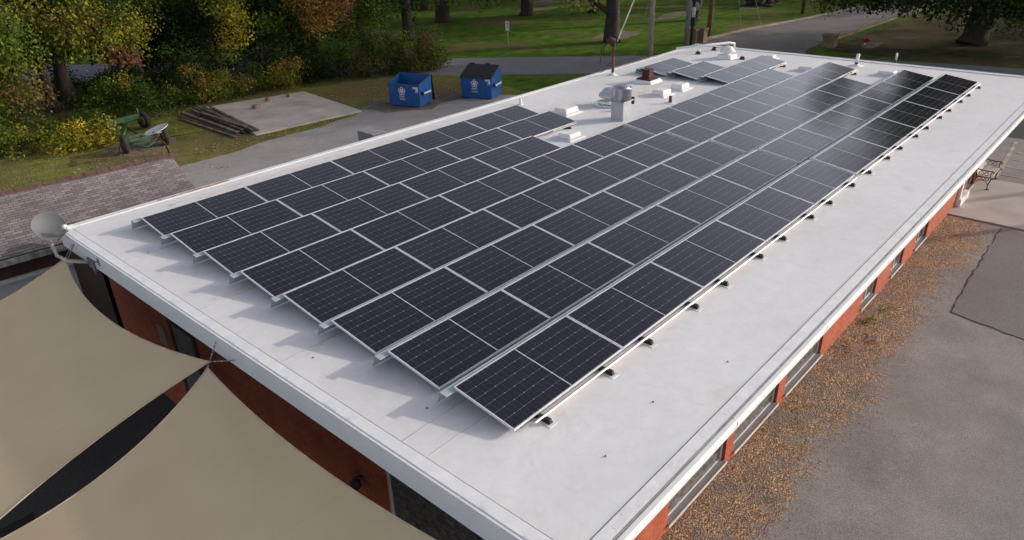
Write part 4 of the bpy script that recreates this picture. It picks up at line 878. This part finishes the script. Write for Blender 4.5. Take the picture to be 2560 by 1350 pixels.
# ------------------------------------------------------------------ bench on the walkway
t = thing('park_bench', 'cast iron bench with pale slats on the walkway by the wall', 'bench', (22.4, -.95, .045))
bx0, bx1 = 22.45, 23.75
def bench_end(x):
    b = MB(); y = -.70; z0 = .045
    def S(pts, r=.016): b.path([(x, y+p[0], z0+p[1]) for p in pts], r, 6)
    S([(.10, .0), (.06, .03), (.03, .18), (-.02, .33), (-.02, .42)]); S([(-.42, .0), (-.40, .04), (-.40, .18), (-.44, .33), (-.46, .41)])
    S([(.03, .12), (-.06, .26), (-.2, .30), (-.34, .26), (-.40, .12)], .012); S([(-.02, .41), (-.46, .41), (-.52, .37)], .02)
    S([(-.02, .42), (.02, .6), (.09, .78), (.12, .84)], .018); S([(.05, .66), (-.1, .64), (-.3, .62), (-.44, .64), (-.5, .6), (-.46, .56)], .018); S([(-.44, .41), (-.40, .5), (-.44, .62)], .014)
    for (cy, cz, r) in ((-.1, .35, .045), (-.22, .36, .05), (-.34, .35, .045), (-.13, .53, .07), (-.28, .52, .06)):
        S([(cy+r*math.cos(q), cz+r*math.sin(q)) for q in np.linspace(0, 2*math.pi, 11)], .010)
    b.box(x-.03, x+.03, y+.06, y+.15, z0, z0+.02); b.box(x-.03, x+.03, y-.47, y-.37, z0, z0+.02)
    return b.build('end_frame', M['iron'], t)
for x in (bx0, bx1): bench_end(x)
for i in range(6):
    b = MB(); yy = -.76 - i*.075; b.obox(((bx0+bx1)/2, yy, .045+.435-.004*i), (bx1-bx0+.04, .064, .022)); b.build('seat_slat', M['slat'], t, bevel=.004)
for i in range(6):
    b = MB(); s = i/5; b.obox(((bx0+bx1)/2, -.715+.115*s, .045+.50+.31*s), (bx1-bx0+.04, .022, .045), Matrix.Rotation(-.33, 3, 'X')); b.build('back_slat', M['slat'], t, bevel=.004)

# ------------------------------------------------------------------ poles, signs, street furniture
def pole(x, y, h, r0, r1, m, lab, lean=(0, 0)):
    t = thing('utility_pole', lab, 'utility pole', (x, y, 0), 'utility poles by the road')
    b = MB(); b.path([(x, y, 0), (x+lean[0]*.5, y+lean[1]*.5, h*.5), (x+lean[0], y+lean[1], h)], [r0, (r0+r1)/2, r1], 16); b.build('shaft', M[m], t); return t
pole(31.5, 17.7, 10, .155, .12, 'polewood', 'pale weathered utility pole nearest the rear eave')
pole(40.2, 20.25, 10, .17, .13, 'polegrey', 'grey utility pole by the stone marker at the junction')
t2 = pole(40.95, 20.3, 9, .10, .08, 'bark', 'thin dark pole close beside the grey junction pole')
b = MB(); b.lathe([(.125, 2.1), (.125, 2.75)], (40.97, 20.3, 0), 14); b.build('pale_band', M['signwhite'], t2)
b = MB(); b.box(40.8, 41.1, 20.1, 20.5, 1.55, 2.05); b.build('meter_box', M['black'], t2)
pole(46.35, 21.85, 10, .17, .13, 'polebrown', 'yellow brown utility pole on the lawn corner', (.25, -.1))
pole(62.0, 21.05, 10, .16, .13, 'polebrown', 'brown utility pole farthest up the side street')
pole(30.2, -7.45, 6.1, .17, .14, 'polegrey', 'utility pole beyond the right edge whose shadow crosses the walkway')
pole(26.6, -7.55, 6.0, .14, .12, 'polewood', 'thinner utility pole beyond the right edge whose shadow crosses the gravel')
t = thing('stop_sign', 'octagonal stop sign seen from behind at the junction', 'sign', (44.2, 22.0, 0))
b = MB(); b.path([(44.2, 22.0, 0), (44.2, 22.0, 2.6)], .03, 8); b.build('post', M['galvpost'], t)
b = MB(); b.lathe([(0, -.008), (.36, -.008), (.36, .008), (0, .008)], (44.25, 22.02, 2.35), 8, (.85, .5, 0.08), smooth=False); b.build('sign_plate', M['signback'], t)
t = thing('road_sign', 'narrow white road sign on a thin post beside the road', 'sign', (32.97, 29.87, 0))
b = MB(); b.path([(32.97, 29.87, 0), (32.9, 29.87, 2.1)], .03, 8); b.build('post', M['galvpost'], t)
b = MB(); b.obox((32.87, 29.84, 1.85), (.02, .26, .62), Matrix.Rotation(.5, 3, 'Z')); pl = b.build('sign_plate', M['signwhite'], t)
b = MB()
for z in (1.98, 1.78): b.obox((32.858, 29.83, z), (.004, .14, .08), Matrix.Rotation(.5, 3, 'Z'))
b.build('marking', M['acgrey'], pl)
t = thing('hydrant', 'small red hydrant with a white cap on the shaded lawn', 'hydrant', (48.6, 11.3, 0))
b = MB(); b.lathe([(.16, 0), (.16, .05), (.10, .08), (.10, .36), (.13, .38), (.12, .44), (.05, .50), (0, .51)], (48.6, 11.3, 0), 16); b.path([(48.6, 11.05, .33), (48.6, 11.55, .33)], .06, 8); b.build('body', M['hyd'], t)
b = MB(); b.path([(48.42, 11.3, .1), (48.36, 11.3, .1)], .07, 8); b.build('cap', M['signwhite'], t)
for i, (x, y, w, h, lab) in enumerate([(43.45, 21.45, .62, .98, 'left half of the pair of stone marker posts by the grey pole'), (43.95, 21.1, .55, .98, 'right half of the pair of stone marker posts by the grey pole'), (46.5, 13.0, .75, .85, 'squat stone gate post at the end of the low street wall')]):
    b = MB(); b.box(x-w/2, x+w/2, y-w/2, y+w/2, 0, h-.09); b.box(x-w/2-.05, x+w/2+.05, y-w/2-.05, y+w/2+.05, h-.088, h); o = b.build('stone_post', M['brickwall']); tag(o, lab, 'post', 'stone posts at the junction')
b = MB(); cl = [(47.6, 13.35), (50.6, 13.75), (62.7, 13.45), (75, 12.2)]
A, B = strip(cl, .2)
for i in range(len(cl)-1):
    b.add([(A[i].x, A[i].y, 0), (B[i].x, B[i].y, 0), (B[i+1].x, B[i+1].y, 0), (A[i+1].x, A[i+1].y, 0), (A[i].x, A[i].y, .16), (B[i].x, B[i].y, .16), (B[i+1].x, B[i+1].y, .16), (A[i+1].x, A[i+1].y, .16)], [(4, 5, 6, 7), (0, 1, 5, 4), (2, 3, 7, 6), (1, 2, 6, 5), (3, 0, 4, 7)])
tag(b.build('low_wall', M['brickwall']), 'low brick wall along the right side of the side street', 'wall')
t = thing('marker_post', 'thin dark marker post with a white tip beyond the far eave', 'post', (30.6, 4.6, 0), 'marker posts beyond the far eave')
b = MB(); b.path([(30.6, 4.6, 0), (30.6, 4.6, 2.45)], .035, 8); b.build('post', M['iron'], t)
b = MB(); b.path([(30.6, 4.6, 2.45), (30.6, 4.6, 2.75)], .045, 8); b.build('tip', M['whitebox'], t)
t = thing('marker_post', 'thin all-dark marker post beyond the far eave, left of the white vent pipe', 'post', (30.2, 8.75, 0), 'marker posts beyond the far eave')
b = MB(); b.path([(30.2, 8.75, 0), (30.2, 8.75, 2.2)], .035, 8); b.build('post', M['iron'], t)
b = MB(); rnd = random.Random(9)
for i in range(14):
    c = Vector((66+rnd.uniform(-1.8, 1.8), 26.8+rnd.uniform(-.8, .8), rnd.uniform(.1, .6))); d = Vector((rnd.uniform(-1, 1), rnd.uniform(-1, 1), rnd.uniform(-.25, .25))).normalized()*rnd.uniform(.5, 1.4)
    b.path([c-d, c+d], rnd.uniform(.06, .16), 7)
tag(b.build('brush_pile', M['bark']), 'pile of cut logs on the far lawn at the top', 'log pile')

# ------------------------------------------------------------------ trees
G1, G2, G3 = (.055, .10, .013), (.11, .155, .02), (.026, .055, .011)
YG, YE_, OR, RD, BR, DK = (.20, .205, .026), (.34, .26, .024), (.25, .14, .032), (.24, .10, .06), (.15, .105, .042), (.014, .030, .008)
def leaves(name, clumps, per, size, parent, seed, mname='leaf'):
    """clumps: list of (centre, radius, colour). One mesh of many small folded leaf cards."""
    rng = np.random.default_rng(seed); V = []; C = []
    off = np.array(wloc(parent)) if parent is not None else np.zeros(3)
    for (c, r, colr) in clumps:
        n = max(8, int(per*r*r)); d = rng.normal(size=(n, 3)); d /= np.linalg.norm(d, axis=1)[:, None]
        rad = r*np.clip(rng.power(2.2, n) + rng.normal(0, .10, n), .05, 1.25)
        p = np.array(c) + d*rad[:, None]*np.array([1.0, 1.0, .78])
        nrm = d*.55 + rng.normal(size=(n, 3))*.6 + np.array([0, 0, .45]); nrm /= np.linalg.norm(nrm, axis=1)[:, None]
        a = np.cross(nrm, rng.normal(size=(n, 3))); a /= np.linalg.norm(a, axis=1)[:, None]; bb = np.cross(nrm, a)
        s = size*rng.uniform(.6, 1.35, n)[:, None]
        q = np.stack([p - a*s*.5, p + bb*s*.30 + nrm*s*.06, p + a*s*.5 - nrm*s*.1, p - bb*s*.30 + nrm*s*.06], 1)
        V.append(q.reshape(-1, 3) - off)
        cc = np.array(colr)[None, :]*rng.uniform(.75, 1.25, (n, 1))*np.array([1, 1, 1])[None, :]
        C.append(np.repeat(np.concatenate([cc, np.ones((n, 1))], 1), 4, 0))
    V = np.concatenate(V).astype(np.float32); C = np.concatenate(C).astype(np.float32); nv = len(V); nf = nv//4
    me = bpy.data.meshes.new(name); me.vertices.add(nv); me.loops.add(nv); me.polygons.add(nf)
    me.vertices.foreach_set('co', V.ravel()); me.loops.foreach_set('vertex_index', np.arange(nv, dtype=np.int32))
    me.polygons.foreach_set('loop_start', np.arange(0, nv, 4, dtype=np.int32)); me.polygons.foreach_set('loop_total', np.full(nf, 4, np.int32))
    me.update(); at = me.color_attributes.new('tint', 'FLOAT_COLOR', 'POINT'); at.data.foreach_set('color', C.ravel())
    me.materials.append(M[mname]); o = bpy.data.objects.new(name, me); col.objects.link(o); o.parent = parent; return o
def crown_clumps(ctr, rad, n, cols, seed, rmin=.7, rmax=1.4, shell=.55, patches=()):
    """clumps spread through an uneven ellipsoid; patches: (centre, radius, colour) recolour what lies inside"""
    rnd = random.Random(seed); out = []; ph = [rnd.uniform(0, 6) for _ in range(4)]
    while len(out) < n:
        d = Vector((rnd.gauss(0, 1), rnd.gauss(0, 1), rnd.gauss(0, 1))).normalized()
        k = 1 + .16*math.sin(3*d.x*2+ph[0]) + .14*math.sin(4*d.y+ph[1]) + .12*math.sin(5*d.z+ph[2])
        s = (shell + (1-shell)*rnd.random())*k if rnd.random() < .8 else rnd.random()*shell
        p = Vector(ctr) + Vector((d.x*rad[0], d.y*rad[1], d.z*rad[2]))*s
        c = rnd.choice(cols)
        for pc, pr, pcol in patches:
            if (p-Vector(pc)).length < pr and rnd.random() < .85: c = pcol
        if p.z < .4: continue
        out.append((p, rnd.uniform(rmin, rmax), c))
    return out
def tree(name, lab, base, ctr, rad, n, cols, seed, per=150, size=.17, r0=.28, bark='bark', patches=(), stems=None, rmin=.7, rmax=1.4, group=None, limbs=9, shell=.55, extra=(), keep=None):
    base = Vector(base); ctr = Vector(ctr); t = thing(name, lab, 'tree', base, group)
    cl = crown_clumps(ctr, rad, n, cols, seed, rmin, rmax, shell, patches); cl = [c for c in cl if keep is None or keep(c[0])] + list(extra); rnd = random.Random(seed+7)
    b = MB(); stems = stems or [((0, 0), (0, 0), 1.0)]
    for (o, lean, k) in stems:
        p0 = base + Vector((o[0], o[1], -.05)); p3 = Vector((ctr.x+lean[0], ctr.y+lean[1], ctr.z + rad[2]*.25))
        q = [p0.lerp(p3, s) + Vector((rnd.uniform(-.15, .15), rnd.uniform(-.15, .15), 0))*(1 if 0 < s < 1 else 0) for s in (0, .04, .15, .35, .6, .8, 1)]
        b.path(q, [r0*k*w for w in (1.45, 1.12, 1, .86, .62, .4, .15)], 12)
        for i in range(limbs):
            s = rnd.uniform(.38, .95); a = p0.lerp(p3, s); c = rnd.choice(cl)[0]
            m = a.lerp(c, .5) + Vector((0, 0, rnd.uniform(.0, .5)))
            b.path([a, m, Vector(c)], [r0*k*.34*(1.15-s), r0*k*.2, .02], 7)
    b.build('trunk', M[bark], t, fix=False); leaves('crown', cl, per, size, t, seed)
    return t
TG = 'trees lining the rear grass'; LG = 'trees on the far lawn'
tree('maple_tree', 'leaning three-stemmed maple with red and yellow patches at far left', (7.7, 38.9, 0), (7.9, 36.6, 6.3), (4.0, 3.6, 4.3), 150, [G2, G1, YG, G3, G2, G1], 1, 202, .16, .33, 'bark',
     [((8.0, 33.8, 5.5), 1.0, RD), ((7.2, 33.6, 4.5), 1.1, BR), ((5.2, 34, 5.2), 1.5, YG), ((6.5, 34, 3.6), 1.2, G2), ((9.0, 33.6, 3.4), 1.1, RD), ((9.8, 34.2, 4.4), 1.6, YG), ((8.2, 33.5, 4.6), 1.2, YG)], [((-.5, 0), (-2.3, 0), .9), ((0, .1), (-.6, 0), 1.0), ((.35, .1), (-.9, 1), .8)], limbs=7, group=TG, keep=lambda q: not (q.z < 3.3 and 5.6 < q.x < 9.6), extra=[((8.9, 33.4, 1.9), .55, OR), ((8.7, 33.4, 2.1), .5, YG), ((9.4, 33.6, 3.0), .8, RD), ((8.7, 33.7, 3.1), .8, RD), ((10.1, 34, 3.4), .9, YG), ((10.4, 34.2, 4.1), .9, YE_), ((7.4, 33.8, 3.7), .9, G2), ((9.0, 33.5, 4.0), .9, YG), ((7.7, 33.6, 4.9), .8, RD), ((7.0, 33.7, 4.4), .8, BR)])
tree('maple_tree', 'low spreading maple of yellow green and brown leaves at the left edge', (2.6, 37.0, 0), (3.5, 35.0, 4.2), (2.7, 2.8, 3.0), 90, [G2, YG, BR, G1, G1], 2, 210, .16, .2, 'bark', [((5.4, 33.2, 2.6), 1.3, YG), ((5.2, 32.8, 1.9), 1.0, BR), ((4.3, 32.8, 3.4), 1.0, YG)], group=TG)
tree('oak_tree', 'tall oak with drooping pale yellow green leaves beside the red patched maple', (11.6, 38.6, 0), (11.2, 37.2, 7.0), (2.5, 2.8, 3.9), 75, [G1, YG, G2, YG, DK], 3, 195, .15, .22, 'barkgrey', [((10.8, 34.8, 4.9), 1.6, (.20, .19, .05))], group=TG)
tree('hickory_tree', 'hickory with a big golden yellow drooping bough above the planks', (15.8, 38.4, 0), (15.5, 36.8, 6.0), (3.2, 2.9, 4.6), 110, [G1, G3, DK, G2], 4, 210, .16, .22, 'bark', [((15.4, 34.0, 4.0), 1.7, YE_), ((15.0, 33.7, 3.0), .9, OR), ((15.6, 33.8, 3.2), 1.1, YG)], group=TG, extra=[((14.6, 34.2, 4.6), .9, YG), ((15.3, 34.0, 4.3), .9, YE_), ((15.8, 33.8, 3.9), .9, YG), ((15.0, 34.0, 3.5), .8, YE_), ((14.7, 33.9, 3.0), .7, OR), ((15.3, 33.8, 2.9), .7, YG), ((14.9, 34.0, 2.3), .55, G2), ((15.7, 33.9, 3.1), .8, YE_)])
tree('cherry_tree', 'dark cherry tree with a crooked trunk and thin green leaves', (19.6, 38.2, 0), (18.9, 37.2, 5.6), (2.8, 2.8, 4.3), 84, [G3, G1, G3, G2, DK], 5, 202, .15, .2, 'barkgrey', [((18.4, 34.6, 4.6), 1.3, OR)], group=TG)
tree('maple_tree', 'maple with rusty orange leaves spreading above the open dumpster', (22.6, 37.6, 0), (21.8, 36.0, 5.6), (3.4, 3.1, 4.2), 115, [G1, G2, G3, G3, G2], 6, 210, .15, .24, 'bark', [((20.9, 33.4, 4.2), 2.1, OR), ((22.0, 33, 3.9), 1.2, RD)], group=TG, extra=[((20.9, 33.3, 3.7), .9, OR), ((20.2, 33.2, 4.2), .9, BR), ((21.5, 33.2, 4.1), .9, OR), ((21.0, 33.2, 3.2), .7, BR), ((21.8, 33.3, 3.4), .8, RD)])
tree('elm_tree', 'bright green elm on the right end of the tree line', (26.2, 37.2, 0), (25.0, 35.8, 4.9), (2.7, 2.7, 4.0), 95, [G2, G1, YG, G2, G3], 7, 210, .14, .22, 'bark', [((24.8, 33, 4), 1.6, G2)], group=TG)
# dark understorey trees that close the gaps behind the front line
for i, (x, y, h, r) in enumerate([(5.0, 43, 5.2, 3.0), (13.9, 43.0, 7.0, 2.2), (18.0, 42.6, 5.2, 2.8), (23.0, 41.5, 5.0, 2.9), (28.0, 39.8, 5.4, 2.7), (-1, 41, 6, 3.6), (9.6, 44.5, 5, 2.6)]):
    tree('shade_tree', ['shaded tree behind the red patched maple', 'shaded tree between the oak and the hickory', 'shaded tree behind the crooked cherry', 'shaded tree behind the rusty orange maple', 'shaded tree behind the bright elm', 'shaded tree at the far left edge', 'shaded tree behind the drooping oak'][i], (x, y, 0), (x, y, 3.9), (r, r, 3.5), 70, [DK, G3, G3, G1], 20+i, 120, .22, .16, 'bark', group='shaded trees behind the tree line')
# lawn trees across the road
tree('ash_tree', 'large lawn tree with a blue band round its trunk', (40.7, 26.6, 0), (40.7, 27.0, 11.5), (6.2, 6.2, 5.4), 120, [G2, YG, G1, G2], 30, 75, .24, .50, 'bark', group=LG, extra=[((37.0, 27.2, 3.1), .8, (.17, .17, .05)), ((38.2, 27.4, 3.2), .8, (.16, .17, .04)), ((39.2, 27.0, 3.3), .8, (.17, .17, .05)), ((36.4, 27.9, 3.3), .7, YG), ((42.0, 26.6, 3.3), .8, YG), ((43.4, 26.0, 3.4), .8, YG), ((38.6, 26.8, 2.6), .4, (.17, .17, .05)), ((37.4, 27.3, 2.6), .35, (.17, .17, .05)), ((41.3, 27.0, 3.6), .8, YG), ((45.0, 26.6, 3.6), .9, YG)], limbs=14)
b = MB(); b.lathe([(.47, 2.05), (.465, 2.2)], (40.7, 26.61, 0), 16); bb = b.build('paint_band', M['blueband']); bb.parent = [o for o in bpy.data.objects if o.name.startswith('ash_tree')][0]; bb.location = -Vector((40.7, 26.6, 0))
b = MB(); b.path([(40.6, 26.7, 1.9), (39.9, 27.3, 2.6), (38.6, 27.9, 3.4)], [.22, .17, .1], 9); o = b.build('limb', M['bark']); o.parent = bb.parent; o.location = -Vector((40.7, 26.6, 0))
tree('ivy_tree', 'ivy-clad dark tree behind the brown bushes', (33.1, 40.6, 0), (33.1, 40.6, 8.6), (4.6, 4.6, 5.6), 84, [DK, G3, G3, G1], 31, 95, .24, .42, 'bark', group=LG, extra=[((33.1+.5*math.cos(k*2.1), 40.4+.4*math.sin(k*1.7), 1.6+k*.33), .55, DK) for k in range(9)])
tree('thick_tree', 'thickest trunk on the far lawn, left of the white road sign', (41.7, 45.7, 0), (41.0, 44.5, 9.0), (6.5, 6.5, 6.4), 130, [G3, G1, DK, G3], 32, 75, .26, .62, 'bark', group=LG, extra=[((36.5, 40.5, 2.6), .9, (.12, .14, .03)), ((38.4, 40.6, 2.7), 1.0, (.10, .13, .03)), ((40.2, 40.4, 2.2), .8, (.14, .15, .04)), ((42.0, 40.3, 2.2), .9, G1), ((43.6, 40.2, 1.8), .6, (.14, .15, .04)), ((41.2, 40.2, 1.4), .4, (.14, .15, .04)), ((44.5, 40, 2.4), .9, G1), ((34.4, 40.4, 2.8), 1.0, G3), ((30.6, 40.2, 2.9), 1.0, G3), ((32, 39.5, 3.0), .9, DK)])
for i, (x, y, r, hh) in enumerate([(49.0, 42.0, .55, 11), (53.4, 37.5, .40, 11), (53.6, 27.0, .42, 11.5), (60.0, 30.5, .40, 12), (68.5, 26.6, .5, 12), (61, 45, .4, 11), (72, 38, .4, 12), (47, 54, .4, 11), (58, 58, .4, 11), (36, 57, .4, 10), (29, 51, .35, 9)]):
    tree('lawn_tree', ['far lawn tree whose dark trunk flares at the base, right of the road sign', 'slim dark lawn tree behind the blue banded one', 'dark lawn tree behind the stop sign', 'lawn tree up the side street on its left', 'lawn tree beside the log pile', 'distant lawn tree behind the slim one', 'distant lawn tree at the top right of the lawn', 'distant lawn tree behind the thickest trunk', 'most distant lawn tree in the shade', 'distant tree left of the thickest trunk', 'distant tree behind the bright elm'][i],
         (x, y, 0), (x, y, hh-2.2), (5.4, 5.4, 5.6), 95, [G1, G3, G2, G3], 40+i, 62, .30, r, 'bark', group=LG, limbs=7)
tree('spreading_oak', 'huge dark spreading tree across the road at top right', (52.5, 5.8, 0), (52.4, 4.6, 10.6), (9.4, 8.9, 9.0), 330, [G3, G1, G3, G1, BR], 60, 80, .26, .72, 'bark', group=LG, limbs=26, rmin=1.0, rmax=1.9, shell=.45,
     extra=[((45.5+random.Random(k).uniform(0, 9), -5+(k % 20)*1.0, random.Random(k+50).uniform(2.5, 4.2)), random.Random(k+9).uniform(.8, 1.35), random.Random(k).choice([G3, G1, DK, G3])) for k in range(130)])
for i, (x, y) in enumerate([(60, -6), (75, -4), (66, -16), (80, -12)]):
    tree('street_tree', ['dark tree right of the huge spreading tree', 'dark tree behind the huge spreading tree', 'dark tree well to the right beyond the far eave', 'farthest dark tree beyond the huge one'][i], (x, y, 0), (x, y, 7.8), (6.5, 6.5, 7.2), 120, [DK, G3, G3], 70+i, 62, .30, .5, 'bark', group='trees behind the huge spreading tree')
# far wood closing the horizon
rng = random.Random(77); far = []
for i in range(230):
    a = R(-12 + 118*i/230) + rng.uniform(-.02, .02); d = rng.uniform(88, 120)
    far.append(((-5+d*math.cos(a), -5+d*math.sin(a), rng.uniform(1.5, 12)), rng.uniform(2.4, 4.4), rng.choice([DK, G3, DK, G1])))
o = leaves('far_wood', far, 26, .75, None, 78); tag(o, 'dark wood closing the view beyond the lawn', 'wood', kind='stuff')

# ------------------------------------------------------------------ bushes along the tree line
def bush(name, lab, x, y, r, h, cols, seed, n=16, per=300, size=.125, twigs=0):
    t = thing(name, lab, 'bush', (x, y, 0), 'bushes along the tree line'); rnd = random.Random(seed); cl = []
    for i in range(n):
        a = rnd.uniform(0, 6.3); d = r*math.sqrt(rnd.random()); hh = h*(1-.55*(d/r)**2)
        cl.append(((x+d*math.cos(a), y+d*math.sin(a)*.8, rnd.uniform(.15, 1)*hh*.85), rnd.uniform(.32, .62)*min(1.4, max(.7, h/1.6)), rnd.choice(cols)))
    b = MB()
    for i in range(7+twigs):
        c = rnd.choice(cl)[0]; s = Vector((x+rnd.uniform(-.4, .4)*r, y+rnd.uniform(-.4, .4)*r, 0)); e = Vector(c) + Vector((0, 0, .25 if i < twigs else 0)); b.path([s, s.lerp(e, .5)+Vector((0, 0, .15)), e], [.028, .02, .008], 5)
    b.build('stem', M['twig'] if twigs else M['bark'], t, fix=False); leaves('foliage', cl, per, size, t, seed); return t
bs = [
 ('yellow leafed bush beside the wagon at its left', 5.3, 30.4, 1.5, 1.5, [(.42, .34, .03), (.30, .27, .026), YG, (.36, .30, .03)], 30),
 ('second yellow green bush just left of the yellow one', 3.6, 31.3, 1.6, 1.4, [(.27, .26, .03), BR, YG, G2], 24),
 ('low bushy green shrub at the left picture edge', 1.6, 32.8, 1.9, 2.2, [G1, G2, BR, G1], 30),
 ('leafy green shrub below the three-stemmed maple', 3.4, 33.8, 2.0, 2.4, [G1, G2, G1], 32),
 ('pale green shrub in front of the three-stemmed maple', 6.0, 32.5, 1.5, 1.5, [G2, YG, G1], 16),
 ('tall dark green shrub behind the wagon', 8.6, 34.2, 2.1, 2.4, [G1, G3, G1, G2], 26),
 ('broad dark green shrub above the far wagon wheel', 10.8, 34.2, 1.9, 2.0, [G3, G1, G3], 22),
 ('reddish dry shrub at the rear wagon wheel', 5.9, 31.6, .8, 1.1, [BR, OR, BR], 8),
 ('golden green shrub behind the planks', 12.6, 34.2, 1.7, 2.2, [YG, G2, OR, YG], 20),
 ('orange tinted shrub behind the slab corner', 14.6, 34.0, 1.6, 2.1, [BR, YG, OR, G2], 18),
 ('dark shrub between the orange and yellow topped ones', 16.2, 34.0, 1.4, 1.6, [G3, DK, G1], 14),
 ('small bush with a yellow orange top behind the slab', 17.6, 33.4, 1.2, 2.0, [YG, YE_, G2, OR], 14),
 ('dark evergreen shrub right of the yellow topped bush', 19.4, 33.6, 1.6, 2.0, [DK, G3, G3], 18),
 ('dense dark shrub behind the grass by the dumpsters', 21.3, 33.0, 1.7, 3.0, [G3, DK, G1], 28),
 ('tall brown twiggy shrub behind the open dumpster', 23.2, 31.8, 1.5, 3.5, [BR, G3, G1, BR], 34),
 ('green brown shrub beside the twiggy one', 25.0, 31.0, 1.5, 3.4, [G1, BR, G2, G3], 34),
 ('bushy shrub ending the tree line at the road', 26.1, 30.2, 1.15, 2.8, [G2, BR, G1], 26),
 ('undergrowth shrub far behind the red patched maple', 10.2, 37.5, 2.2, 2.7, [G3, DK, G1], 30),
 ('tall undergrowth shrub behind the drooping oak', 9.6, 40.6, 2.4, 2.4, [G3, DK, G1], 26),
 ('tall undergrowth shrub between oak and hickory', 13.2, 40.4, 2.2, 2.2, [G3, DK], 24),
 ('undergrowth shrub behind the hickory', 14.4, 36.6, 2.6, 2.8, [G3, DK, G1], 36),
 ('undergrowth shrub under the cherry', 19.6, 35.8, 2.7, 2.9, [G3, DK], 36),
 ('undergrowth shrub under the elm', 24.4, 34.0, 2.3, 3.2, [G3, G1, BR], 32)]
for i, (lab, x, y, r, h, cols, n) in enumerate(bs):
    bush('bush', lab, x, y, r, h, cols, 100+i, n, twigs=14 if 14 <= i <= 16 else 0)

# ------------------------------------------------------------------ loose ground cover (nobody could count it)
def scatter(name, lab, cat, regions, n, size, cols, seed, mname='litter'):
    rng = np.random.default_rng(seed); V = []; C = []
    for i in range(n):
        x0, x1, y0, y1 = regions[rng.integers(len(regions))]; x, y = rng.uniform(x0, x1), rng.uniform(y0, y1)
        a = rng.uniform(0, 6.3); s = size*rng.uniform(.5, 1.4); tl = rng.uniform(-.3, .3, 4)*s
        for k, (ca, w) in enumerate(((0, 1), (1.57, .6), (3.14, 1), (4.71, .6))): V.append((x+s*w*math.cos(a+ca), y+s*w*math.sin(a+ca), .022+abs(tl[k])))
        C += [(*np.array(cols[rng.integers(len(cols))])*rng.uniform(.7, 1.3), 1)]*4
    V = np.array(V, np.float32); nv = len(V); nf = nv//4
    me = bpy.data.meshes.new(name); me.vertices.add(nv); me.loops.add(nv); me.polygons.add(nf)
    me.vertices.foreach_set('co', V.ravel()); me.loops.foreach_set('vertex_index', np.arange(nv, dtype=np.int32))
    me.polygons.foreach_set('loop_start', np.arange(0, nv, 4, dtype=np.int32)); me.polygons.foreach_set('loop_total', np.full(nf, 4, np.int32)); me.update()
    at = me.color_attributes.new('tint', 'FLOAT_COLOR', 'POINT'); at.data.foreach_set('color', np.array(C, np.float32).ravel())
    me.materials.append(M[mname]); o = bpy.data.objects.new(name, me); col.objects.link(o); tag(o, lab, cat, kind='stuff'); return o
scatter('fallen_leaves', 'fallen autumn leaves strewn over the rear grass', 'leaves', [(3, 11, 25, 31), (8, 17, 24.3, 26), (11, 18, 31, 34), (17, 24, 24.5, 31), (0, 8, 22, 30)], 2600, .055, [(.42, .34, .18), (.30, .20, .09), (.5, .45, .32), (.22, .13, .06)], 301)
b = MB(); rnd = random.Random(31)
for i in range(7000):
    x = rnd.uniform(1.5, 19); y = -.68 - abs(rnd.gauss(0, .62))
    if y < -2.15: continue
    s = rnd.uniform(.005, .013); c = (x, y, .010+s*.4); k = rnd.uniform(.6, 1.3)
    b.add([(c[0]+s*k, c[1], c[2]), (c[0], c[1]+s, c[2]), (c[0]-s*k, c[1], c[2]), (c[0], c[1]-s, c[2]), (c[0], c[1], c[2]+s*.8)], [(0, 1, 4), (1, 2, 4), (2, 3, 4), (3, 0, 4)])
def m_pebble():
    m, nt, b_ = newmat('pebble'); g_ = nt.nodes.new('ShaderNodeNewGeometry')
    nt.links.new(ramp(nt, g_.outputs['Random Per Island'], [(0, (.15, .08, .04)), (.5, (.40, .22, .10)), (.85, (.55, .34, .17)), (1, (.75, .62, .48))]), b_.inputs['Base Color']); b_.inputs['Roughness'].default_value = .85; return m
tag(b.build('pebbles', m_pebble(), fix=False), 'loose brown pebbles spilling from the gravel bed', 'pebbles', kind='stuff')
b = MB(); rnd = random.Random(17)
for (cx, cy, k) in ((4.6, -1.35, 7), (9.7, -1.0, 8), (10.5, -1.25, 14), (7.1, -.95, 8), (12.3, -1.2, 6)):
    for i in range(k):
        a = rnd.uniform(0, 6.3); l = rnd.uniform(.05, .2); x, y = cx+rnd.uniform(-.2, .2), cy+rnd.uniform(-.2, .2)
        b.path([(x, y, .02), (x+l*math.cos(a), y+l*math.sin(a), .03+rnd.uniform(0, .05))], .006, 4)
tag(b.build('dry_twigs', M['twig'], fix=False), 'dry twigs and straw lying on the gravel bed', 'twigs', kind='stuff')
o = leaves('weeds', [((11.35, -.98, .05), .14, G2), ((11.15, -.9, .04), .12, G1), ((12.1, -1.05, .03), .12, YG), ((9.9, -.9, .04), .1, G2)], 2600, .05, None, 55); tag(o, 'small green weeds sprouting by the brick wall', 'weeds', kind='stuff')
